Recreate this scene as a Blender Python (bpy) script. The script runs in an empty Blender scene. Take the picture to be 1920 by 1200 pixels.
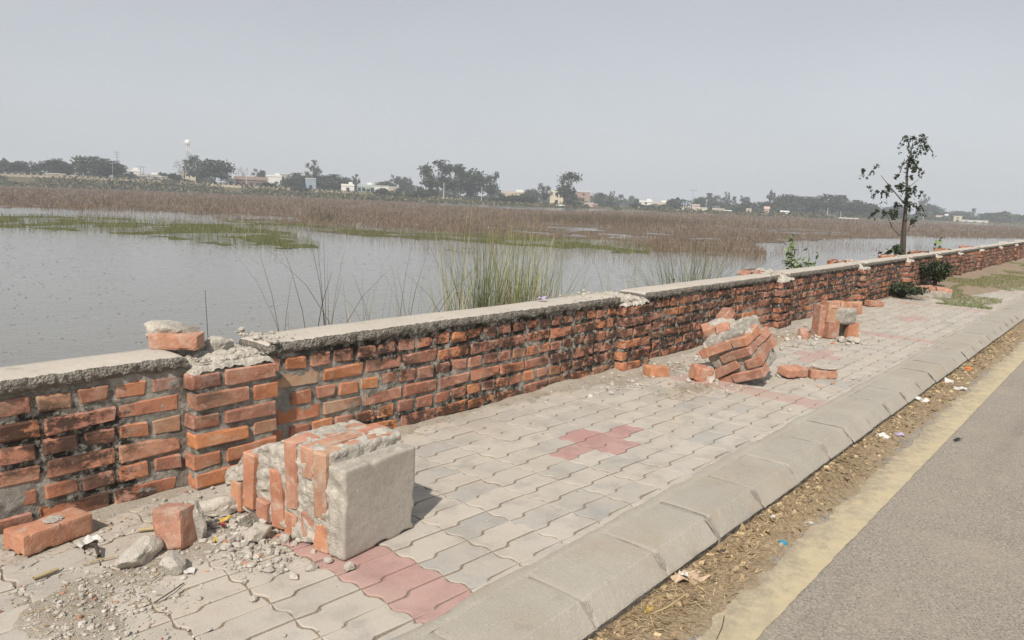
import bpy, bmesh, math, random
import numpy as np
from mathutils import Matrix, Vector, Euler

# ------------------------------------------------------------------ camera, sky, sun
S = bpy.context.scene
C = S.collection
R_ = math.radians
CAM_H = 1.17
F_PX, YAW, PITCH, ROLL = 1416.23, .8763, .1613, .0423
FW = np.array([math.sin(YAW)*math.cos(PITCH), math.cos(YAW)*math.cos(PITCH), -math.sin(PITCH)])
_r = np.array([math.cos(YAW), -math.sin(YAW), 0.]); _u = np.cross(_r, FW)
RT = math.cos(ROLL)*_r + math.sin(ROLL)*_u
UP = -math.sin(ROLL)*_r + math.cos(ROLL)*_u
cam = bpy.data.cameras.new('camera'); cam.sensor_fit = 'HORIZONTAL'; cam.sensor_width = 36
cam.lens = F_PX*36/1920; cam.clip_start = .05; cam.clip_end = 9000
co = bpy.data.objects.new('camera', cam); C.objects.link(co); S.camera = co
co.matrix_world = Matrix(((RT[0], UP[0], -FW[0], 0), (RT[1], UP[1], -FW[1], 0), (RT[2], UP[2], -FW[2], CAM_H), (0, 0, 0, 1)))

SUN_TO = Vector((-.80, -.365, .90)).normalized()          # direction towards the sun
W = bpy.data.worlds.new('World'); S.world = W; W.use_nodes = True
nt = W.node_tree; bg = nt.nodes['Background']
sky = nt.nodes.new('ShaderNodeTexSky'); sky.sky_type = 'NISHITA'; sky.sun_disc = False
sky.sun_elevation = math.asin(SUN_TO.z); sky.sun_rotation = math.atan2(SUN_TO.x, SUN_TO.y)
sky.dust_density = 1.2; sky.air_density = 1.0; sky.ozone_density = 1.0; sky.altitude = 200
hs = nt.nodes.new('ShaderNodeHueSaturation'); hs.inputs['Saturation'].default_value = .30
nt.links.new(sky.outputs[0], hs.inputs['Color'])
gm = nt.nodes.new('ShaderNodeMix'); gm.data_type = 'RGBA'; gm.inputs[0].default_value = .55
nt.links.new(hs.outputs[0], gm.inputs[6]); gm.inputs[7].default_value = (5.7, 5.95, 6.3, 1)   # even haze layer over the sky
tcs = nt.nodes.new('ShaderNodeTexCoord'); ns = nt.nodes.new('ShaderNodeTexNoise'); ns.inputs['Scale'].default_value = 2.2; ns.inputs['Detail'].default_value = 3
mps = nt.nodes.new('ShaderNodeMapping'); mps.inputs['Scale'].default_value = (1, 1, 3); nt.links.new(tcs.outputs['Generated'], mps.inputs[0]); nt.links.new(mps.outputs[0], ns.inputs['Vector'])
mr = nt.nodes.new('ShaderNodeMapRange'); mr.inputs[1].default_value = .3; mr.inputs[2].default_value = .7; mr.inputs[3].default_value = .955; mr.inputs[4].default_value = 1.04; nt.links.new(ns.outputs['Fac'], mr.inputs[0])
vm = nt.nodes.new('ShaderNodeVectorMath'); vm.operation = 'MULTIPLY'; nt.links.new(gm.outputs[2], vm.inputs[0]); nt.links.new(mr.outputs[0], vm.inputs[1])   # faint unevenness of the overcast haze
nt.links.new(vm.outputs[0], bg.inputs[0]); bg.inputs[1].default_value = .103
sl = bpy.data.lights.new('sun', 'SUN'); sl.energy = 5.0; sl.angle = R_(1.6); sl.color = (1, .905, .80)
so = bpy.data.objects.new('sun', sl); C.objects.link(so)
so.rotation_euler = SUN_TO.to_track_quat('Z', 'Y').to_euler()
S.view_settings.view_transform = 'Standard'; S.view_settings.look = 'None'
S.view_settings.exposure = 0; S.view_settings.gamma = 1; S.view_settings.use_curve_mapping = False
S.render.engine = 'CYCLES'
S.cycles.use_denoising = True
S.cycles.max_bounces = 6; S.cycles.diffuse_bounces = 3; S.cycles.glossy_bounces = 3; S.cycles.volume_bounces = 1
S.cycles.transparent_max_bounces = 6; S.cycles.caustics_reflective = False; S.cycles.caustics_refractive = False

# ------------------------------------------------------------------ geometry helpers
rng = np.random.default_rng(7); random.seed(7)
WATER = -1.6
ROAD = -.10

def ray(px, py): return FW + RT*(px-960)/F_PX - UP*(py-600)/F_PX
def at(px, py, z=0.):
    d = ray(px, py); t = (z-CAM_H)/d[2]; return np.array([d[0]*t, d[1]*t, z])
def far_pt(px, py, D):
    d = ray(px, py); t = D/math.hypot(d[0], d[1]); return np.array([d[0]*t, d[1]*t, CAM_H+d[2]*t])

def _hash(ix, iy, iz, s):
    h = (ix*374761393 + iy*668265263 + iz*2147483647 + s*974634777) & 0xffffffff
    h = ((h ^ (h >> 13))*1274126177) & 0xffffffff
    h = ((h ^ (h >> 16))*2246822519) & 0xffffffff
    return ((h ^ (h >> 15)) & 0xffffff)/float(0xffffff)
def vnoise(p, scale=1., seed=0):
    q = np.asarray(p, float)*scale; i = np.floor(q).astype(np.int64); f = q-i; f = f*f*(3-2*f)
    o = 0
    for a in (0, 1):
        for b in (0, 1):
            for c in (0, 1):
                w = (f[:, 0] if a else 1-f[:, 0])*(f[:, 1] if b else 1-f[:, 1])*(f[:, 2] if c else 1-f[:, 2])
                o = o + w*_hash(i[:, 0]+a, i[:, 1]+b, i[:, 2]+c, seed)
    return o*2-1
def fbm(p, scale, seed=0, oct=3):
    o = 0; a = 1.; t = 0
    for k in range(oct): o = o+a*vnoise(p, scale*2**k, seed+k*17); t += a; a *= .5
    return o/t
def v3(x, y, z=0.):
    x, y, z = np.broadcast_arrays(x, y, z); return np.stack([x.ravel(), y.ravel(), z.ravel()], -1).astype(float)

def mesh_np(name, verts, faces, mats=(), smooth=False, rnd=None, mat_idx=None):
    verts = np.asarray(verts, np.float32); faces = np.asarray(faces, np.int32)
    me = bpy.data.meshes.new(name); k = faces.shape[1]
    me.vertices.add(len(verts)); me.vertices.foreach_set('co', verts.ravel())
    me.loops.add(faces.size); me.loops.foreach_set('vertex_index', faces.ravel())
    me.polygons.add(len(faces)); me.polygons.foreach_set('loop_start', np.arange(0, faces.size, k, dtype=np.int32))
    try: me.polygons.foreach_set('loop_total', np.full(len(faces), k, np.int32))
    except Exception: pass
    for m in (mats if isinstance(mats, (list, tuple)) else [mats]): me.materials.append(m)
    if mat_idx is not None: me.polygons.foreach_set('material_index', np.asarray(mat_idx, np.int32))
    me.polygons.foreach_set('use_smooth', np.full(len(faces), smooth))
    if rnd is not None:
        a = me.attributes.new('rnd', 'FLOAT', 'POINT'); a.data.foreach_set('value', np.asarray(rnd, np.float32))
    me.update(calc_edges=True)
    return me
def link(name, data, parent=None, loc=None, rot=None, scale=None, mw=None):
    o = bpy.data.objects.new(name, data); C.objects.link(o)
    if parent is not None: o.parent = parent
    if loc is not None: o.location = loc
    if rot is not None: o.rotation_euler = rot
    if scale is not None: o.scale = scale
    return o
def tag(o, label, cat, group=None):
    o['label'] = label; o['category'] = cat
    if group: o['group'] = group
    return o
def kind(o, k, label=None, cat=None):
    o['kind'] = k
    if label: o['label'] = label
    if cat: o['category'] = cat
    return o
def empty(name, loc=(0, 0, 0), rot=(0, 0, 0)):
    o = bpy.data.objects.new(name, None); C.objects.link(o); o.location = loc; o.rotation_euler = rot; o.empty_display_size = .1
    return o

def grid_faces(nu, nv, off=0):
    a = (np.arange(nu-1)[:, None]*nv + np.arange(nv-1)[None]).ravel() + off
    return np.stack([a, a+nv, a+nv+1, a+1], -1)
def rough_box(size, n, rnd_r=.02, amp=.006, nscale=18., seed=0, off=(0, 0, 0)):
    """closed box (from 0 to size) of small quads with rounded edges and an uneven skin"""
    sx, sy, sz = size; nx, ny, nz = [max(2, int(round(s/n))) for s in size]
    bm = bmesh.new(); vs = {}
    def V(i, j, k):
        key = (i, j, k)
        if key not in vs: vs[key] = bm.verts.new((sx*i/nx, sy*j/ny, sz*k/nz))
        return vs[key]
    for i in range(nx):
        for j in range(ny):
            bm.faces.new((V(i, j, 0), V(i, j+1, 0), V(i+1, j+1, 0), V(i+1, j, 0)))
            bm.faces.new((V(i, j, nz), V(i+1, j, nz), V(i+1, j+1, nz), V(i, j+1, nz)))
    for i in range(nx):
        for k in range(nz):
            bm.faces.new((V(i, 0, k), V(i+1, 0, k), V(i+1, 0, k+1), V(i, 0, k+1)))
            bm.faces.new((V(i, ny, k), V(i, ny, k+1), V(i+1, ny, k+1), V(i+1, ny, k)))
    for j in range(ny):
        for k in range(nz):
            bm.faces.new((V(0, j, k), V(0, j, k+1), V(0, j+1, k+1), V(0, j+1, k)))
            bm.faces.new((V(nx, j, k), V(nx, j+1, k), V(nx, j+1, k+1), V(nx, j, k+1)))
    bm.verts.index_update()
    P = np.array([v.co[:] for v in bm.verts]); Fc = np.array([[v.index for v in f.verts] for f in bm.faces]); bm.free()
    sz_ = np.array(size); r = min(rnd_r, min(size)*.45)
    Q = np.clip(P, r, sz_-r); d = P-Q; L = np.linalg.norm(d, axis=1, keepdims=True); Ln = np.where(L > 0, L, 1)
    # keep flat faces flat, round only the edges
    P = Q + d/Ln*np.minimum(L, r)
    nrm = d/Ln
    P = P + nrm*(fbm(P+np.array(off)*1.7+seed*3.1, nscale, seed, 3)[:, None])*amp
    return P, Fc
def rock(seed, n=.25, amp=.32):
    P, Fc = rough_box((1, 1, 1), n, .5, 0, 1, seed); P -= .5
    P *= 1+(fbm(P, 1.6, seed, 3)*amp*2)[:, None]
    # cut flat facets
    g = np.random.default_rng(seed)
    for _ in range(5):
        nn = g.normal(size=3); nn /= np.linalg.norm(nn); dd = .33+.12*g.random(); s = P@nn-dd
        P = P-np.where(s > 0, s, 0)[:, None]*nn
    return P, Fc
def joined(parts):
    V, Fs, Rn, o = [], [], [], 0
    for P, Fc, r in parts:
        V.append(P); Fs.append(Fc+o); Rn.append(np.full(len(P), r) if np.isscalar(r) else r); o += len(P)
    return np.concatenate(V), np.concatenate(Fs), np.concatenate(Rn)
def tube(pts, rad, n=7):
    pts = np.asarray(pts, float); m = len(pts); rad = np.broadcast_to(rad, (m,)); V = []
    for i in range(m):
        t = pts[min(i+1, m-1)]-pts[max(i-1, 0)]; t /= np.linalg.norm(t)+1e-9
        a = np.cross(t, [0.31, .17, .93] if abs(t[2]) < .9 else [1, .1, 0]); a /= np.linalg.norm(a); b = np.cross(t, a)
        for k in range(n): V.append(pts[i]+rad[i]*(a*math.cos(2*math.pi*k/n)+b*math.sin(2*math.pi*k/n)))
    Fc = [[i*n+k, i*n+(k+1) % n, (i+1)*n+(k+1) % n, (i+1)*n+k] for i in range(m-1) for k in range(n)]
    return np.array(V), np.array(Fc)
def ribbons(base, h, lean, width, segs=3, seed=0, droop=2.0, tip=.15, twist=None):
    """many blades: base (N,3), h (N,), lean (N,2) horizontal reach, width (N,)"""
    g = np.random.default_rng(seed); N = len(base)
    ang = g.random(N)*math.pi if twist is None else twist
    side = np.stack([np.cos(ang), np.sin(ang), np.zeros(N)], -1)
    rows = []
    for s in range(segs+1):
        t = s/segs
        p = base + np.stack([lean[:, 0]*t**droop, lean[:, 1]*t**droop, h*t - .35*np.linalg.norm(lean, axis=1)*t**3], -1)
        w = (width*(1-(1-tip)*t)/2)[:, None]
        rows.append(np.stack([p-side*w, p+side*w], 1))
    V = np.stack(rows, 1).reshape(-1, 3)
    b = (np.arange(N)*(segs+1)*2)[:, None]+(np.arange(segs)*2)[None]
    b = b.ravel(); Fc = np.stack([b, b+1, b+3, b+2], -1)
    return V, Fc, np.repeat(g.random(N), (segs+1)*2)
def quads(cen, size, seed=0, flat=0., aspect=1.6):
    """leaf faces with random tilt"""
    g = np.random.default_rng(seed); N = len(cen)
    n = g.normal(size=(N, 3)); n[:, 2] = n[:, 2]*(1-flat)+np.sign(n[:, 2])*flat*2; n /= np.linalg.norm(n, axis=1)[:, None]
    a = np.cross(n, g.normal(size=(N, 3))); a /= np.linalg.norm(a, axis=1)[:, None]; b = np.cross(n, a)
    s = np.broadcast_to(size, (N,))[:, None]
    V = np.stack([cen-a*s*aspect*.5, cen+b*s*.5, cen+a*s*aspect*.5, cen-b*s*.5], 1).reshape(-1, 3)
    Fc = np.arange(N*4).reshape(N, 4)
    return V, Fc, np.repeat(g.random(N), 4)
def in_poly(x, y, poly):
    ins = np.zeros(len(x), bool); n = len(poly)
    for i in range(n):
        x0, y0 = poly[i]; x1, y1 = poly[(i+1) % n]
        c = ((y0 > y) != (y1 > y)) & (x < (x1-x0)*(y-y0)/((y1-y0) if y1 != y0 else 1e-9)+x0); ins ^= c
    return ins

# ------------------------------------------------------------------ materials
class G:
    def __init__(s, name, rough=.85, spec=.25):
        s.m = bpy.data.materials.new(name); s.m.use_nodes = True; s.t = s.m.node_tree
        s.b = s.t.nodes['Principled BSDF']; s.b.inputs['Roughness'].default_value = rough
        s.b.inputs['Specular IOR Level'].default_value = spec
        s._pos = None
    def n(s, ty, **k):
        x = s.t.nodes.new(ty)
        for a, v in k.items(): setattr(x, a, v)
        return x
    def put(s, sock, v):
        if isinstance(v, bpy.types.NodeSocket): s.t.links.new(v, sock)
        elif isinstance(v, (tuple, list)) and len(v) == 3 and sock.type == 'RGBA': sock.default_value = (*v, 1)
        else: sock.default_value = v
    def pos(s):
        if s._pos is None: s._pos = s.n('ShaderNodeNewGeometry').outputs['Position']
        return s._pos
    def noise(s, scale, detail=4, rough=.55, vec=None, dist=0., stretch=None):
        x = s.n('ShaderNodeTexNoise'); x.inputs['Scale'].default_value = scale; x.inputs['Detail'].default_value = detail
        x.inputs['Roughness'].default_value = rough; x.inputs['Distortion'].default_value = dist
        v = vec or s.pos()
        if stretch:
            mp = s.n('ShaderNodeMapping'); mp.inputs['Scale'].default_value = stretch; s.put(mp.inputs[0], v); v = mp.outputs[0]
        s.put(x.inputs['Vector'], v); return x.outputs['Fac']
    def voro(s, scale, feature='F1', out='Distance', vec=None):
        x = s.n('ShaderNodeTexVoronoi', feature=feature); x.inputs['Scale'].default_value = scale
        s.put(x.inputs['Vector'], vec or s.pos()); return x.outputs[out]
    def ramp(s, fac, stops, interp='LINEAR'):
        x = s.n('ShaderNodeValToRGB'); x.color_ramp.interpolation = interp; e = x.color_ramp.elements
        while len(e) < len(stops): e.new(.5)
        for q, (p, c) in zip(e, stops):
            q.position = p; q.color = (*c, 1) if isinstance(c, (tuple, list)) else (c, c, c, 1)
        s.put(x.inputs[0], fac); return x.outputs[0]
    def mix(s, fac, a, b, blend='MIX'):
        x = s.n('ShaderNodeMix', data_type='RGBA', blend_type=blend)
        s.put(x.inputs[0], fac); s.put(x.inputs[6], a); s.put(x.inputs[7], b); return x.outputs[2]
    def math(s, op, a, b=0.):
        x = s.n('ShaderNodeMath', operation=op); s.put(x.inputs[0], a); s.put(x.inputs[1], b); return x.outputs[0]
    def rnd(s, attr=False):
        if attr: return s.n('ShaderNodeAttribute', attribute_name='rnd').outputs['Fac']
        return s.n('ShaderNodeObjectInfo').outputs['Random']
    def bump(s, h, strength=.5, dist=.01):
        x = s.n('ShaderNodeBump'); x.inputs['Strength'].default_value = strength; x.inputs['Distance'].default_value = dist
        s.put(x.inputs['Height'], h); s.put(s.b.inputs['Normal'], x.outputs[0])
    def col(s, c): s.put(s.b.inputs['Base Color'], c); return s
    def shift(s, k=37.):
        x = s.n('ShaderNodeVectorMath', operation='ADD'); tc = s.n('ShaderNodeTexCoord').outputs['Object']
        m = s.n('ShaderNodeMath', operation='MULTIPLY'); s.put(m.inputs[0], s.rnd()); m.inputs[1].default_value = k
        s.put(x.inputs[0], tc); s.put(x.inputs[1], m.outputs[0]); return x.outputs[0]

BRICK = [(0, (.47, .205, .12)), (.12, (.52, .205, .085)), (.24, (.46, .24, .175)), (.36, (.32, .145, .09)), (.48, (.49, .245, .165)), (.58, (.57, .235, .085)),
         (.68, (.42, .18, .12)), (.78, (.43, .30, .19)), (.88, (.50, .25, .165)), (1., (.20, .10, .078))]
def weather(g):
    # black mould: patchy everywhere, heavier along the stretch of wall past the first few metres
    sp = g.n('ShaderNodeSeparateXYZ'); g.put(sp.inputs[0], g.pos()); mr = g.n('ShaderNodeMapRange'); mr.inputs[1].default_value = 2.1; mr.inputs[2].default_value = 3.3; mr.inputs[4].default_value = .135
    g.put(mr.inputs[0], sp.outputs[0]); return g.math('ADD', g.noise(1.5, 5, .6, stretch=(1, 1, 2.2)), mr.outputs[0])
def brick_mat(name, attr=False, soot=1., dust=.35, pale=.08):
    g = G(name, .9, .15); v = g.pos() if attr else g.shift()
    c = g.mix(pale, g.ramp(g.rnd(attr), BRICK), (.52, .335, .245))
    c = g.mix(g.ramp(g.noise(9, 3, vec=v), [(.35, 0), (.7, .55)]), c, (.33, .12, .075))
    c = g.mix(g.ramp(g.noise(28, 4, vec=v), [(.5, 0), (.72, .5)]), c, (.60, .34, .23))
    c = g.mix(g.ramp(g.noise(14, 6, .7, vec=v), [(.50, 0), (.66, dust)]), c, (.47, .42, .36))
    if soot > 0:
        s1 = g.ramp(weather(g), [(.47, .10), (.60, 1)])
        s2 = g.ramp(g.noise(10, 9, .8, stretch=(.8, 1, 1.2)), [(.445, 0), (.52, 1)])
        c = g.mix(g.math('MULTIPLY', g.math('MULTIPLY', s1, s2), .88*soot), c, (.04, .033, .029))
        s3 = g.ramp(g.noise(7, 5, .7), [(.60, 0), (.72, 1)])
        c = g.mix(g.math('MULTIPLY', s3, .5*soot), c, (.05, .04, .035))
    g.col(c); g.bump(g.math('ADD', g.noise(60, 4, .65, vec=v), g.math('MULTIPLY', g.noise(240, 2, vec=v), .35)), .55, .006)
    return g.m
def mortar_mat(name, base, dark, soot=1., bs=.8, grit=0.):
    g = G(name, .95, .1)
    c = g.mix(g.ramp(g.noise(22, 5, .65), [(.35, 0), (.7, 1)]), base, tuple(x*.68 for x in base))
    c = g.mix(g.ramp(g.noise(90, 3), [(.55, 0), (.75, .6)]), c, tuple(min(.8, x*1.35) for x in base))
    if soot > 0:
        s1 = g.ramp(weather(g), [(.43, .15), (.58, 1)])
        s2 = g.ramp(g.noise(22, 7, .75), [(.40, 0), (.52, 1)])
        c = g.mix(g.math('MULTIPLY', g.math('MULTIPLY', s1, s2), soot), c, dark)
    g.col(c); g.bump(g.math('ADD', g.math('ADD', g.noise(70, 5, .7), g.noise(260, 3)), g.math('MULTIPLY', g.voro(95), grit)), bs, .008 if grit == 0 else .014)
    return g.m
M = {}
M['brick'] = brick_mat('wall_brick'); M['brick_far'] = brick_mat('wall_brick_distant', True)
M['brick_clean'] = brick_mat('broken_brick', soot=.25, dust=.6, pale=.34)
M['mortar'] = mortar_mat('wall_mortar', (.40, .375, .33), (.03, .027, .024), .95)
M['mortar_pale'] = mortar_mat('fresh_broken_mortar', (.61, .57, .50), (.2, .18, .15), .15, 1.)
M['mortar_grey'] = mortar_mat('old_mortar', (.47, .44, .385), (.2, .18, .16), .25, 1.)
M['lip'] = mortar_mat('coping_lip', (.375, .35, .305), (.09, .08, .07), .3, 1., 1.5)
def coping_top():
    g = G('coping_top', .9, .2)
    c = g.mix(g.ramp(g.noise(3.2, 6, .65), [(.3, 0), (.7, 1)]), (.50, .455, .395), (.42, .385, .335))
    c = g.mix(g.ramp(g.noise(45, 4, .6), [(.5, 0), (.75, .7)]), c, (.56, .53, .48))
    c = g.mix(g.ramp(g.noise(11, 5, .7), [(.58, 0), (.7, .55)]), c, (.2, .19, .165))
    g.col(c); g.bump(g.math('ADD', g.noise(60, 5, .7), g.noise(230, 2)), .5, .006); return g.m
M['coping'] = coping_top()
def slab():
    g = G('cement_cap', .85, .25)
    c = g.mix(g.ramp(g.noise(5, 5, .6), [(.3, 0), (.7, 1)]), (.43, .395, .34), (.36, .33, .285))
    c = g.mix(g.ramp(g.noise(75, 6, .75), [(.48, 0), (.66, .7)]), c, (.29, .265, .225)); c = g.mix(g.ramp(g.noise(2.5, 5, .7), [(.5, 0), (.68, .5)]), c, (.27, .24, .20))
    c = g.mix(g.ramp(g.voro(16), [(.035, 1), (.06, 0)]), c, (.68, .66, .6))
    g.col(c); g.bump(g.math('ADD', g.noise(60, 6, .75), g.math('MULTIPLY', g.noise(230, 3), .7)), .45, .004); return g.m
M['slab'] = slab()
def paver(name, red=False, attr=False, dusty=0):
    g = G(name, .8, .3); r = g.rnd(attr)
    if red: c = g.ramp(r, [(0, (.38, .225, .205)), (.5, (.42, .255, .235)), (1, (.36, .205, .19))])
    else: c = g.ramp(r, [(0, (.41, .385, .345)), (.25, (.455, .425, .375)), (.42, (.36, .345, .315)), (.6, (.46, .425, .37)), (.75, (.425, .39, .335)), (.88, (.335, .335, .315)), (1, (.30, .295, .28))])
    c = g.mix(g.ramp(g.noise(4.2, 6, .65), [(.36, 0), (.66, .75 if not red else .35)]), c, (.41, .37, .315))
    c = g.mix(g.ramp(g.noise(8, 5, .6), [(.47, 0), (.68, .62)]), c, (.25, .24, .22) if not red else (.27, .16, .145))
    c = g.mix(g.ramp(g.noise(1.3, 6, .7), [(.48, 0), (.64, .42 if dusty < 1 else .85)]), c, (.41, .355, .285))
    if dusty >= 1: c = g.mix(.45, c, (.40, .36, .31))
    c = g.mix(g.ramp(g.noise(160, 3, .7), [(.45, 0), (.75, .45)]), c, (.52, .49, .44) if not red else (.5, .33, .30))
    g.col(c); g.bump(g.math('ADD', g.noise(180, 3, .7), g.noise(35, 4)), .3, .003); return g.m
M['paver'] = paver('grey_paver'); M['paver_red'] = paver('red_paver', True); M['paver_far'] = paver('grey_paver_distant', attr=True)
M['paver_red_far'] = paver('red_paver_distant', True, True, 1); M['paver_red_dusty'] = paver('dusty_red_paver', True, False, 1)
def earth(name, a, b, cc, sc=9, bs=.8):
    g = G(name, .97, .1)
    c = g.mix(g.ramp(g.noise(sc, 6, .65), [(.3, 0), (.7, 1)]), a, b)
    c = g.mix(g.ramp(g.noise(120, 4, .7), [(.5, 0), (.7, .75)]), c, cc)
    c = g.mix(g.ramp(g.noise(70, 3, .7, dist=1.), [(.6, 0), (.7, .6)]), c, tuple(x*.35 for x in a))
    g.col(c); g.bump(g.math('ADD', g.noise(90, 5, .7), g.noise(300, 2)), bs, .008); return g.m
M['sand'] = earth('joint_sand', (.24, .19, .135), (.33, .27, .20), (.42, .36, .28), 6)
M['dust'] = earth('mortar_dust', (.42, .385, .325), (.34, .30, .24), (.55, .51, .45), 7)
M['dirt'] = earth('roadside_dirt', (.29, .225, .15), (.37, .30, .205), (.47, .395, .285), 7)
M['mud'] = earth('bank_mud', (.13, .10, .065), (.17, .14, .09), (.24, .2, .14), 2)
def kerb():
    g = G('kerb_concrete', .88, .25)
    c = g.mix(g.ramp(g.noise(3, 6, .6), [(.3, 0), (.7, 1)]), (.375, .35, .30), (.31, .29, .25))
    c = g.mix(g.ramp(g.noise(140, 3, .7), [(.5, 0), (.75, .5)]), c, (.52, .49, .44))
    c = g.mix(g.ramp(g.voro(38), [(.05, .8), (.09, 0)]), c, (.13, .12, .105))
    c = g.mix(g.ramp(g.noise(9, 6, .7), [(.57, 0), (.68, .4)]), c, (.22, .205, .175))
    c = g.mix(g.ramp(g.noise(2.2, 7, .75), [(.5, 0), (.64, .55)]), c, (.34, .285, .215))
    g.col(c); g.bump(g.math('ADD', g.noise(45, 5, .7), g.noise(220, 2)), .45, .005); return g.m
M['kerb'] = kerb(); M['kerb_foot'] = mortar_mat('kerb_rough_foot', (.27, .25, .215), (.04, .035, .03), .5, 1., 1.2)
def road():
    g = G('asphalt', .9, .25)
    c = g.mix(g.ramp(g.noise(1.1, 6, .6), [(.3, 0), (.7, 1)]), (.225, .205, .175), (.27, .245, .21))
    c = g.mix(g.ramp(g.voro(150, out='Color'), [(.25, 0), (.9, .8)]), c, (.40, .36, .30))
    c = g.mix(g.ramp(g.noise(120, 3, .7), [(.54, 0), (.66, .9)]), c, (.105, .095, .08))
    c = g.mix(g.ramp(g.noise(1.6, 7, .7), [(.52, 0), (.7, .5)]), c, (.36, .315, .25))
    c = g.mix(g.ramp(g.noise(.8, 5, .7, stretch=(.25, 2., 1)), [(.55, 0), (.72, .4)]), c, (.15, .14, .125))
    g.col(c); g.bump(g.math('ADD', g.noise(260, 3, .7), g.noise(60, 3)), .7, .004); return g.m
M['road'] = road()
def yellow():
    g = G('worn_yellow_paint', .85, .25)
    c = g.mix(g.ramp(g.noise(6, 6, .65), [(.35, 0), (.65, 1)]), (.51, .435, .275), (.465, .405, .285))
    w = g.ramp(g.noise(7, 10, .82), [(.44, 0), (.66, 1)])
    sp = g.n('ShaderNodeSeparateXYZ'); g.put(sp.inputs[0], g.pos()); inner = g.math('MULTIPLY', g.math('SUBTRACT', sp.outputs[1], .78), 7.5)
    w2 = g.ramp(g.math('ADD', g.noise(16, 8, .75), g.math('MULTIPLY', inner, .22)), [(.50, 0), (.72, 1)])
    c = g.mix(g.math('MULTIPLY', w, .6), c, (.30, .262, .205)); c = g.mix(g.math('MULTIPLY', w2, .85), c, (.28, .24, .185))
    c = g.mix(g.ramp(g.voro(230), [(.10, .65), (.28, 0)]), c, (.22, .19, .14))
    g.col(c); g.bump(g.noise(260, 3, .7), .6, .003); return g.m
M['yellow'] = yellow()
def water():
    g = G('muddy_water', .09, .5); g.b.inputs['IOR'].default_value = 1.33
    g.col(g.mix(g.ramp(g.noise(.12, 4), [(.3, 0), (.7, 1)]), (.185, .18, .16), (.165, .16, .142)))
    h = g.math('ADD', g.noise(1.6, 4, .6, stretch=(1, 1, 1)), g.math('MULTIPLY', g.noise(6.5, 3, .6), .45))
    g.bump(h, .30, .05); return g.m
M['water'] = water()
def leafy(name, stops, attr=True, rough=.7):
    g = G(name, rough, .2); c = g.ramp(g.rnd(attr), stops); g.col(c)
    return g.m
M['stalk'] = leafy('dead_lotus_stalk', [(0, (.10, .07, .048)), (.4, (.165, .12, .085)), (.75, (.25, .19, .135)), (.88, (.05, .035, .027)), (1, (.36, .30, .22))])
M['marshgrass'] = leafy('marsh_grass', [(0, (.06, .075, .025)), (.5, (.095, .11, .04)), (.85, (.15, .145, .065)), (1, (.24, .20, .11))])
M['reed'] = leafy('tall_grass', [(0, (.13, .16, .055)), (.45, (.20, .22, .09)), (.75, (.33, .31, .15)), (1, (.48, .42, .24))])
M['reed_green'] = leafy('green_grass', [(0, (.055, .075, .03)), (.5, (.10, .125, .05)), (.85, (.18, .185, .085)), (1, (.34, .31, .17))])
M['dryreed'] = leafy('dark_dry_reed', [(0, (.06, .05, .035)), (.6, (.11, .09, .06)), (1, (.2, .16, .1))])
M['straw'] = leafy('straw', [(0, (.20, .14, .08)), (.4, (.36, .27, .16)), (.8, (.52, .41, .25)), (1, (.12, .085, .055))])
M['leaf_dark'] = leafy('dark_leaf', [(0, (.02, .03, .015)), (.6, (.035, .05, .024)), (1, (.06, .078, .038))])
M['leaf_mid'] = leafy('mid_leaf', [(0, (.025, .036, .02)), (.6, (.045, .06, .032)), (1, (.08, .095, .05))])
M['leaf_pale'] = leafy('pale_leaf', [(0, (.09, .14, .05)), (.6, (.17, .23, .09)), (1, (.32, .38, .2))], rough=.5)
M['leaf_brown'] = leafy('bare_twig', [(0, (.07, .052, .042)), (.6, (.11, .085, .07)), (1, (.15, .12, .09))])
M['fleck'] = leafy('floating_fleck', [(0, (.09, .08, .065)), (.4, (.17, .155, .13)), (.8, (.25, .23, .19)), (1, (.42, .40, .35))])
M['leaf_turf'] = leafy('turf_blade', [(0, (.07, .11, .025)), (.6, (.12, .17, .04)), (1, (.28, .25, .11))])
M['bloom_yellow'] = leafy('yellow_bloom', [(0, (.5, .33, .03)), (1, (.65, .48, .06))])
M['bark'] = earth('bark', (.075, .06, .047), (.11, .09, .07), (.16, .135, .11), 14)
M['scrub'] = leafy('shore_scrub', [(0, (.05, .055, .028)), (.5, (.09, .095, .045)), (.8, (.16, .14, .075)), (1, (.22, .18, .11))])
M['land'] = earth('far_land', (.085, .08, .045), (.13, .11, .07), (.17, .15, .1), .08, .3)
def paint(name, c, rough=.8, var=.25):
    g = G(name, rough, .2)
    g.col(g.mix(g.ramp(g.noise(.9, 5, .65), [(.35, 0), (.75, var)]), c, tuple(x*.5 for x in c))); return g.m
def plain(name, c, rough=.6, n=30.):
    g = G(name, rough, .3); g.col(g.mix(g.ramp(g.noise(n, 4), [(.4, 0), (.75, .35)]), c, tuple(x*.6 for x in c))); return g.m

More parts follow.
